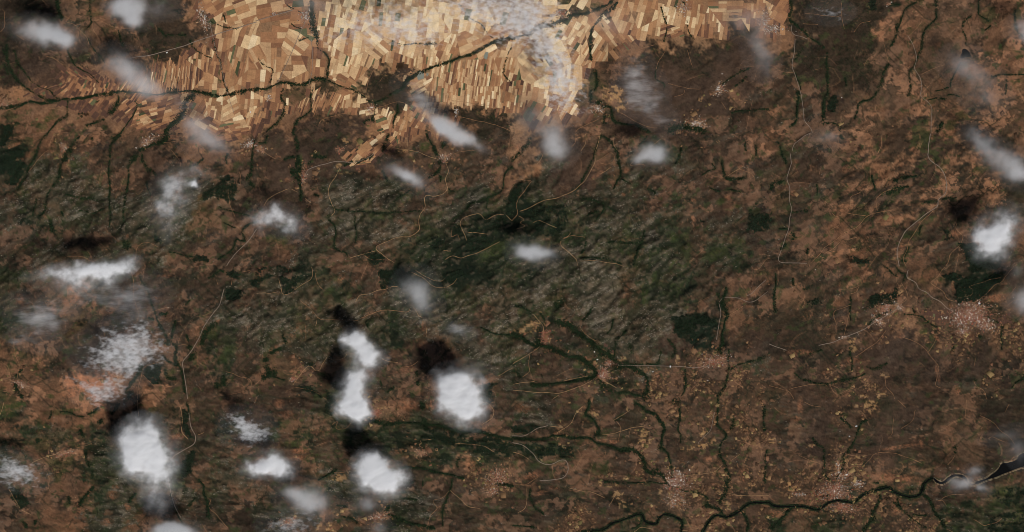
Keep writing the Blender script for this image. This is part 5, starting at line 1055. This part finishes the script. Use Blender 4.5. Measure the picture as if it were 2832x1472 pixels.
for i, (p, w) in enumerate(tree_lines + [(q, 6.5) for q, _ in river_lines]):
    r = np.random.default_rng(2000 + i)
    seg = np.hypot(*np.diff(p, axis=0).T); L = seg.sum()
    if w >= 9: w = w * 1.2
    n = int(L * (w + 1.6) / 2.3) + 4
    t = r.uniform(0, len(p) - 1.001, n); k = t.astype(int)
    pos = p[k] + (p[k + 1] - p[k]) * (t - k)[:, None]
    off = r.normal(0, .3 + w * .25, (n, 2))
    if i >= len(tree_lines):
        d = p[k + 1] - p[k]; d = np.stack([-d[:, 1], d[:, 0]], -1) / (np.hypot(d[:, 0], d[:, 1])[:, None] + 1e-6)
        off = d * (np.sign(r.normal(size=n)) * r.uniform(1.8, 4.2, n))[:, None]
    wide = np.clip(1 + .75 * np.interp(t, np.arange(0, len(p) + 7, 7), r.normal(0, 1, len(np.arange(0, len(p) + 7, 7)))), .3, 2.2)
    pos = pos + off * (wide[:, None] if i < len(tree_lines) else 1)
    # gaps: trees thin out along parts of the bank
    g = sample(n_mid, pos[:, 0], pos[:, 1]) + .5 * sample(n_patch2, pos[:, 0], pos[:, 1])
    keep = (g > (-1.1 if w > 6 else -.7)) | (r.random(n) < .25)
    pos = pos[keep]; n = len(pos)
    if n < 3: continue
    rad = r.uniform(.9, 1.9, n) * (1.15 if w > 6 else 1)
    V, F, vc = crowns(pos[:, 0], pos[:, 1], rad, rad * r.uniform(.8, 1.5, n), shades(GAL, n, r), 3000 + i)
    c = pos.mean(0)
    o = mesh_obj("riverside_treeline", V, F, m_tree, vcol=vc, loc=(wx(c[0]), wy(c[1]), float(hgt(c[0], c[1]))))
    tag(o, "dark green line of trees following a stream bed", "trees", "tree lines along the streams", "stuff")
for i, (c, r_, kind, dens, s) in enumerate(WOODS):
    r = np.random.default_rng(4000 + i)
    P = T(c, r_, s)
    lo, hi = P.min(0), P.max(0)
    A = area(P)
    n = int((hi - lo).prod() * dens / (2.0 if kind == 'p' else 3.6))
    q = lo - 6 + r.random((n, 2)) * (hi - lo + 12)
    qx = q[:, 0] + sample(w1, q[:, 0], q[:, 1]) * 4 + sample(n_mid, q[:, 0], q[:, 1]) * 4; qy = q[:, 1] + sample(w2, q[:, 0], q[:, 1]) * 4
    inn = inside(P, qx, qy)
    g = sample(n_patch2, q[:, 0], q[:, 1]) + .7 * sample(n_mid, q[:, 0], q[:, 1]) + .4 * sample(n_patch, q[:, 0], q[:, 1])
    g = sample(n_wood, q[:, 0], q[:, 1])
    inn &= g > (.5 - dens * 2.2 if kind == 'p' else .75 - dens * 1.6)
    q = q[inn]; n = len(q)
    if n < 3: continue
    rad = r.uniform(1.1, 2.1, n) * (1 if kind == 'p' else .8)
    V, F, vc = crowns(q[:, 0], q[:, 1], rad, rad * r.uniform(1.0, 1.7, n) if kind == 'p' else rad * .9, shades(PINE if kind == 'p' else OAK, n, r, .2), 5000 + i)
    cc = q.mean(0)
    o = mesh_obj("pine_forest" if kind == 'p' else "oak_scrub_woods", V, F, m_tree, vcol=vc, loc=(wx(cc[0]), wy(cc[1]), float(hgt(cc[0], cc[1]))))
    tag(o, "dense dark green pine wood" if kind == 'p' else "open dotted oak wood on brown ground", "wood", "dark woods" if kind == 'p' else "dotted oak woods", "stuff")

# loose shrubs and lone oaks over the dry land
r = np.random.default_rng(77)
sx, sy = r.uniform(-40, PW + 40, 260000), r.uniform(-40, PH + 40, 260000)
share = open_ * .5 + W['k'] * .9 + W['g'] * .55 + W['G'] * .8 + W['p'] * .3 + W['m'] * .3
sn = sample(share, sx, sy) * np.clip(.35 + .55 * sample(n_patch2, sx, sy) + .4 * sample(n_spk, sx, sy), 0, 1)
kp = r.random(len(sx)) < sn * .5
sx, sy = sx[kp][:11000], sy[kp][:11000]; n = len(sx)
rad = r.uniform(.5, 1.15, n)
V, F, vc = crowns(sx, sy, rad, rad * .9, shades(OAK * .95, n, r, .3), 78)
o = mesh_obj("scattered_shrubbery", V, F, m_tree, vcol=vc)
tag(o, "dark shrubs and lone oaks dotted all over the dry land", "shrubs", kind="stuff")
print("shrubs", n)

# ------------------------------------------------------------------ villages and towns
m_house = mat_cover("house_walls_and_tiles", .12, .8, rough=.8)
m_yard = mat_flat("village_street_dust", (142, 108, 82), .95, .2, .25)
RED, PINKR, GREY, WHITE, TAN = lin((134, 80, 62)), lin((138, 101, 80)), lin((122, 112, 102)), lin((190, 180, 168)), lin((150, 118, 90))
def gable(x, y, z, w, l, h, a, roofc, wallc):
    """arrays of houses with two-pitched roofs"""
    n = len(x); ca, sa = np.cos(a), np.sin(a)
    loc = np.array([[-1, -1, 0], [1, -1, 0], [1, 1, 0], [-1, 1, 0], [-1, -1, 1], [1, -1, 1], [1, 1, 1], [-1, 1, 1], [-1, 0, 1.45], [1, 0, 1.45],
                    [-1, -1, 1], [1, -1, 1], [1, 1, 1], [-1, 1, 1], [-1, 0, 1.45], [1, 0, 1.45]], float)
    U = loc[None, :, 0] * (l / 2)[:, None]; Vv = loc[None, :, 1] * (w / 2)[:, None]
    V = np.stack([x[:, None] + U * ca[:, None] - Vv * sa[:, None], y[:, None] + U * sa[:, None] + Vv * ca[:, None], z[:, None] - .3 + loc[None, :, 2] * (h + .3)[:, None]], -1)
    quads = [(0, 1, 5, 4), (2, 3, 7, 6), (1, 2, 6, 5), (3, 0, 4, 7), (10, 11, 15, 14), (12, 13, 14, 15), (5, 6, 9, 9), (7, 4, 8, 8)]
    F = []
    for i in range(n):
        b = i * 16
        for q in quads: F.append(tuple(b + k for k in (q if q[2] != q[3] else q[:3])))
    vc = np.empty((n, 16, 3)); vc[:, :10] = wallc[:, None]; vc[:, 10:] = roofc[:, None]
    return V.reshape(-1, 3), F, np.clip(vc.reshape(-1, 3) / GAIN, .01, .8)
for i, (c, r_, x, y, rx, ry, deg, n, red, white, label) in enumerate(TOWNS):
    r = np.random.default_rng(6000 + i)
    cx_, cy_ = x * TS + c * 708, y * TS + r_ * 368; rx *= TS; ry *= TS
    big = n >= 500
    name = "town" if n >= 250 else ("village" if n > 40 else "hamlet")
    zc = float(hgt(cx_, cy_))
    root = empty(name, (wx(cx_), wy(cy_), zc))
    tag(root, label, "town" if n >= 250 else "village", "settlements")
    a = -math.radians(deg)
    n = int(n * 1.5); rx *= 1.15; ry *= 1.15
    # houses gather along lanes that run out from the middle
    lanes = r.uniform(0, 6.28, 7)
    uu = r.normal(0, .47, n); vv = r.normal(0, .47, n)
    out = r.random(n) < .32
    la = lanes[r.integers(0, 7, n)]; ld = np.abs(r.normal(0, .85, n))
    uu = np.where(out, np.cos(la) * ld + r.normal(0, .06, n), uu); vv = np.where(out, np.sin(la) * ld + r.normal(0, .06, n), vv)
    px = cx_ + uu * rx * math.cos(a) - vv * ry * math.sin(a); py = cy_ + uu * rx * math.sin(a) + vv * ry * math.cos(a)
    grid = 2.3
    px = np.round(px / grid) * grid + r.normal(0, .35, n); py = np.round(py / grid) * grid + r.normal(0, .35, n)
    keepm = sample(bank_near, px, py) < 2.6
    px, py = px[keepm], py[keepm]; n = len(px)
    u = r.random(n)[:, None]
    roof = np.where(u < red * .6, RED, np.where(u < red, PINKR, np.where(u < red + white * .6, WHITE, np.where(u < red + white, GREY, TAN)))) * np.clip(1 + .22 * r.normal(size=(n, 1)), .5, 1.5)
    wall = np.tile(TAN, (n, 1)) * r.uniform(.7, 1.2, (n, 1))
    bigh = r.random(n) < (.06 if big else .04)
    w = np.where(bigh, r.uniform(2.2, 3.6, n), r.uniform(1.0, 1.8, n)); l = w * r.uniform(1.1, 1.9, n); h = np.where(bigh, 1.1, r.uniform(.7, 1.1, n))
    V, F, vc = gable(wx(px), wy(py), hgt(px, py), w, l, h, r.choice([0, math.pi / 2], n) + math.radians(deg) + r.normal(0, .12, n), roof, wall)
    o = mesh_obj("houses", V, F, m_house, parent=root, loc=(wx(cx_), wy(cy_), zc), vcol=vc); o["kind"] = "stuff"
    # lanes and yards of pale dust
    SV, SF, sn = [], [], 0
    for la in lanes:
        m = 9
        tt = np.linspace(0, 1.0, m)
        bend = r.normal(0, .35)
        qx = np.cos(la + bend * tt) * tt; qy = np.sin(la + bend * tt) * tt
        lx = cx_ + qx * rx * 1.1 * math.cos(a) - qy * ry * 1.1 * math.sin(a); ly = cy_ + qx * rx * 1.1 * math.sin(a) + qy * ry * 1.1 * math.cos(a)
        t = np.gradient(np.stack([lx, ly], -1), axis=0); t /= np.hypot(t[:, 0], t[:, 1])[:, None] + 1e-9
        hw = .8
        A1 = np.stack([lx - t[:, 1] * hw, ly + t[:, 0] * hw], -1); B1 = np.stack([lx + t[:, 1] * hw, ly - t[:, 0] * hw], -1)
        z = np.maximum(hgt(A1[:, 0], A1[:, 1]), hgt(B1[:, 0], B1[:, 1])) + .62 + .012 * len(SV)
        SV.append(np.stack([wx(A1[:, 0]), wy(A1[:, 1]), z], -1)); SV.append(np.stack([wx(B1[:, 0]), wy(B1[:, 1]), z], -1))
        for k in range(m - 1): SF.append((sn + k, sn + k + 1, sn + m + k + 1, sn + m + k))
        sn += 2 * m
    o = mesh_obj("streets", np.vstack(SV), SF, m_yard, parent=root, loc=(wx(cx_), wy(cy_), zc)); o["kind"] = "stuff"
m_hallwall = mat_flat("hall_wall", (190, 186, 180), .7, .08, .3)
m_hallroof = mat_flat("hall_roof", (200, 198, 194), .6, .08, .3)
for i, (c, r_, x, y, w, h, deg, label) in enumerate(HALLS):
    px, py = x * TS + c * 708, y * TS + r_ * 368
    w, h = max(w, h) * TS * 1.25, min(w, h) * TS * 1.4
    if HALLS[i][5] > HALLS[i][4]: deg += 90
    z = float(hgt(px, py)); loc = (wx(px), wy(py), z)
    root = tag(empty("farm_hall", loc), label, "hall", "white halls in the open land")
    V, F, vc = gable(np.array([wx(px)]), np.array([wy(py)]), np.array([z]), np.array([h]), np.array([w]), np.array([1.3]), np.array([math.radians(deg)]), WHITE[None], WHITE[None])
    mesh_obj("wall", V[:10], [f for f in F if max(f) < 10], m_hallwall, parent=root, loc=loc)
    mesh_obj("roof", V[10:] + np.array([0, 0, .02]), [tuple(k - 10 for k in f) for f in F if min(f) >= 10], m_hallroof, parent=root, loc=loc)

# ------------------------------------------------------------------ clouds: each a bank of droplets lit by the sun
def cloud_mat(name, blobs, rz, dens, style, seed):
    m, nt, out = mat_new(name)
    N, Lk = nt.nodes, nt.links
    def math_(op, a, b=None, c=None):
        n = N.new("ShaderNodeMath"); n.operation = op
        for i, v in enumerate((a, b, c)):
            if v is None: continue
            if isinstance(v, (int, float)): n.inputs[i].default_value = v
            else: Lk.new(v, n.inputs[i])
        return n.outputs[0]
    tc = N.new("ShaderNodeTexCoord")
    # the air drags the vapour about
    wn_ = N.new("ShaderNodeTexNoise"); wn_.inputs["Scale"].default_value = .016; wn_.inputs["Detail"].default_value = 4
    off = N.new("ShaderNodeVectorMath"); off.operation = 'ADD'; off.inputs[1].default_value = (seed * 37.7, seed * 19.3, seed * 11.1)
    Lk.new(tc.outputs["Object"], off.inputs[0]); Lk.new(off.outputs[0], wn_.inputs["Vector"])
    ws = N.new("ShaderNodeVectorMath"); ws.operation = 'SUBTRACT'; ws.inputs[1].default_value = (.5, .5, .5)
    Lk.new(wn_.outputs["Color"], ws.inputs[0])
    wm = N.new("ShaderNodeVectorMath"); wm.operation = 'MULTIPLY_ADD'
    amp = {'s': 45, 'c': 85, 'm': 80, 'w': 70}[style]
    wm.inputs[1].default_value = (amp, amp, 0)
    Lk.new(ws.outputs[0], wm.inputs[0]); Lk.new(tc.outputs["Object"], wm.inputs[2])
    f = None
    for (x, y, rx, ry, deg, a) in blobs:
        mp = N.new("ShaderNodeMapping"); mp.vector_type = 'TEXTURE'
        mp.inputs["Location"].default_value = (x, y, 0); mp.inputs["Rotation"].default_value = (0, 0, math.radians(deg)); mp.inputs["Scale"].default_value = (rx, ry, rz)
        Lk.new(wm.outputs[0], mp.inputs["Vector"])
        dt = N.new("ShaderNodeVectorMath"); dt.operation = 'DOT_PRODUCT'
        Lk.new(mp.outputs[0], dt.inputs[0]); Lk.new(mp.outputs[0], dt.inputs[1])
        e = math_('MULTIPLY', math_('EXPONENT', math_('MULTIPLY', dt.outputs["Value"], -1.0)), float(a))
        f = e if f is None else math_('ADD', f, e)
    nz = N.new("ShaderNodeTexNoise")
    nz.inputs["Scale"].default_value = {'s': .024, 'c': .038, 'm': .075, 'w': .04}[style]
    nz.inputs["Detail"].default_value = {'s': 4.0, 'c': 6.0, 'm': 5.0, 'w': 6.0}[style]; nz.inputs["Roughness"].default_value = {'s': .55, 'c': .62, 'm': .62, 'w': .64}[style]
    st = N.new("ShaderNodeMapping"); st.vector_type = 'POINT'
    st.inputs["Rotation"].default_value = (0, 0, math.radians({'s': 0, 'c': -25, 'm': 30, 'w': -25}[style])); st.inputs["Scale"].default_value = {'s': (1, 1, .6), 'c': (.95, 1.05, .8), 'm': (.75, 1.2, .3), 'w': (.45, 1.3, .5)}[style]
    Lk.new(off.outputs[0], st.inputs["Vector"]); Lk.new(st.outputs[0], nz.inputs["Vector"])
    # a white core inside a thin torn veil
    mr = N.new("ShaderNodeMapRange"); mr.clamp = True
    lo_, hi_ = {'s': (.25, .75), 'c': (.33, .67), 'm': (.42, .64), 'w': (.36, .68)}[style]
    mr.inputs[1].default_value = lo_; mr.inputs[2].default_value = hi_; mr.inputs[3].default_value = 0.0; mr.inputs[4].default_value = 1.0
    Lk.new(nz.outputs[0], mr.inputs[0])
    n01 = mr.outputs[0]
    cut = {'s': .32, 'c': .5, 'm': .85, 'w': .6}[style]
    core = math_('POWER', math_('MAXIMUM', math_('SUBTRACT', f, math_('MULTIPLY', math_('SUBTRACT', 1.0, n01), cut)), 0.0), {'s': 2.1, 'c': 2.8, 'm': 1.4, 'w': 1.6}[style])
    veil = math_('MULTIPLY', math_('MAXIMUM', math_('SUBTRACT', f, .06), 0.0), math_('MULTIPLY', math_('ADD', n01, .25), {'s': .13, 'c': .15, 'm': .09, 'w': .10}[style]))
    s = math_('ADD', core, veil)
    d = math_('MULTIPLY', math_('MAXIMUM', s, 0.0), dens)
    pv = N.new("ShaderNodeVolumePrincipled")
    pv.inputs["Color"].default_value = (.985, .985, .99, 1); pv.inputs["Anisotropy"].default_value = {'s': .2, 'c': -.2, 'm': .12, 'w': .2}[style]
    Lk.new(d, pv.inputs["Density"])
    Lk.new(pv.outputs[0], out.inputs["Volume"])
    # the outermost film of droplets
    tr = N.new("ShaderNodeBsdfTransparent"); df = N.new("ShaderNodeBsdfDiffuse"); df.inputs["Color"].default_value = (.9, .9, .9, 1)
    mx = N.new("ShaderNodeMixShader"); mx.inputs[0].default_value = .004
    Lk.new(tr.outputs[0], mx.inputs[1]); Lk.new(df.outputs[0], mx.inputs[2]); Lk.new(mx.outputs[0], out.inputs["Surface"])
    return m
def build_cloud(i, label, rz, dens, style, z, blobs):
    z *= 1.36 if style == 'c' else 1.28
    f = (CAM_H - z) / CAM_H                 # real place of a cloud at this height
    B = [(wx(x * DS) * f, wy(y * DS) * f, rx * DS * {'s': 1.08, 'c': 1.14, 'm': 1.1, 'w': 1.15}[style], ry * DS * {'s': 1.08, 'c': 1.14, 'm': 1.1, 'w': 1.15}[style], deg, a) for x, y, rx, ry, deg, a in blobs]
    cx_ = sum(b[0] for b in B) / len(B); cy_ = sum(b[1] for b in B) / len(B)
    B = [(b[0] - cx_, b[1] - cy_, *b[2:]) for b in B]
    R = max(math.hypot(b[0], b[1]) + 2.2 * max(b[2], b[3]) for b in B) + 20
    g = max(4.0, R / 36)
    ax = np.arange(-R, R + g, g); X, Y = np.meshgrid(ax, ax)
    F = np.zeros_like(X)
    for x, y, rx, ry, deg, a in B:
        t = math.radians(deg); dx, dy = X - x, Y - y
        u = (dx * math.cos(t) + dy * math.sin(t)) / (rx + 5); v = (-dx * math.sin(t) + dy * math.cos(t)) / (ry + 5)
        F += a * np.exp(-(u * u + v * v))
    thr = .06
    q = np.sqrt(np.maximum(np.log(np.maximum(F, 1e-9) / thr), 0)) * rz * .9
    inn = F > thr
    cellm = inn[:-1, :-1] & inn[1:, :-1] & inn[1:, 1:] & inn[:-1, 1:]
    used = np.zeros_like(inn); used[:-1, :-1] |= cellm; used[1:, :-1] |= cellm; used[1:, 1:] |= cellm; used[:-1, 1:] |= cellm
    n = used.sum(); idx = np.full(F.shape, -1); idx[used] = np.arange(n)
    # rim vertices are shared by the upper and the lower side
    full = np.zeros_like(inn); full[1:-1, 1:-1] = cellm[:-1, :-1] & cellm[1:, :-1] & cellm[:-1, 1:] & cellm[1:, 1:]
    rim = used & ~full
    h = np.where(rim, 0, np.maximum(q, .6))[used]
    top = np.stack([X[used], Y[used], h], -1)
    low_i = idx.copy(); sel = used & full; low_i[sel] = n + np.arange(sel.sum())
    bot = np.stack([X[sel], Y[sel], -np.maximum(q, .6)[sel] * .8], -1)
    j, k = np.nonzero(cellm)
    ft = np.stack([idx[j, k], idx[j, k + 1], idx[j + 1, k + 1], idx[j + 1, k]], -1)
    fb = np.stack([low_i[j, k], low_i[j + 1, k], low_i[j + 1, k + 1], low_i[j, k + 1]], -1)
    V = np.vstack([top, bot]); loc = np.array([cx_, cy_, z])
    m = cloud_mat("cloud_vapour_%02d" % i, B, rz, dens * {'s': 1.05, 'c': .95, 'm': .85, 'w': 1.0}[style], style, i + 1)
    o = mesh_obj("cloud", V + loc, np.vstack([ft, fb]), m, loc=loc, smooth=True)
    tag(o, label, "cloud", "clouds over the land")
for i, (label, rz, dens, style, z, blobs) in enumerate(CLOUDS):
    build_cloud(i, label, rz, dens, style, z, blobs)
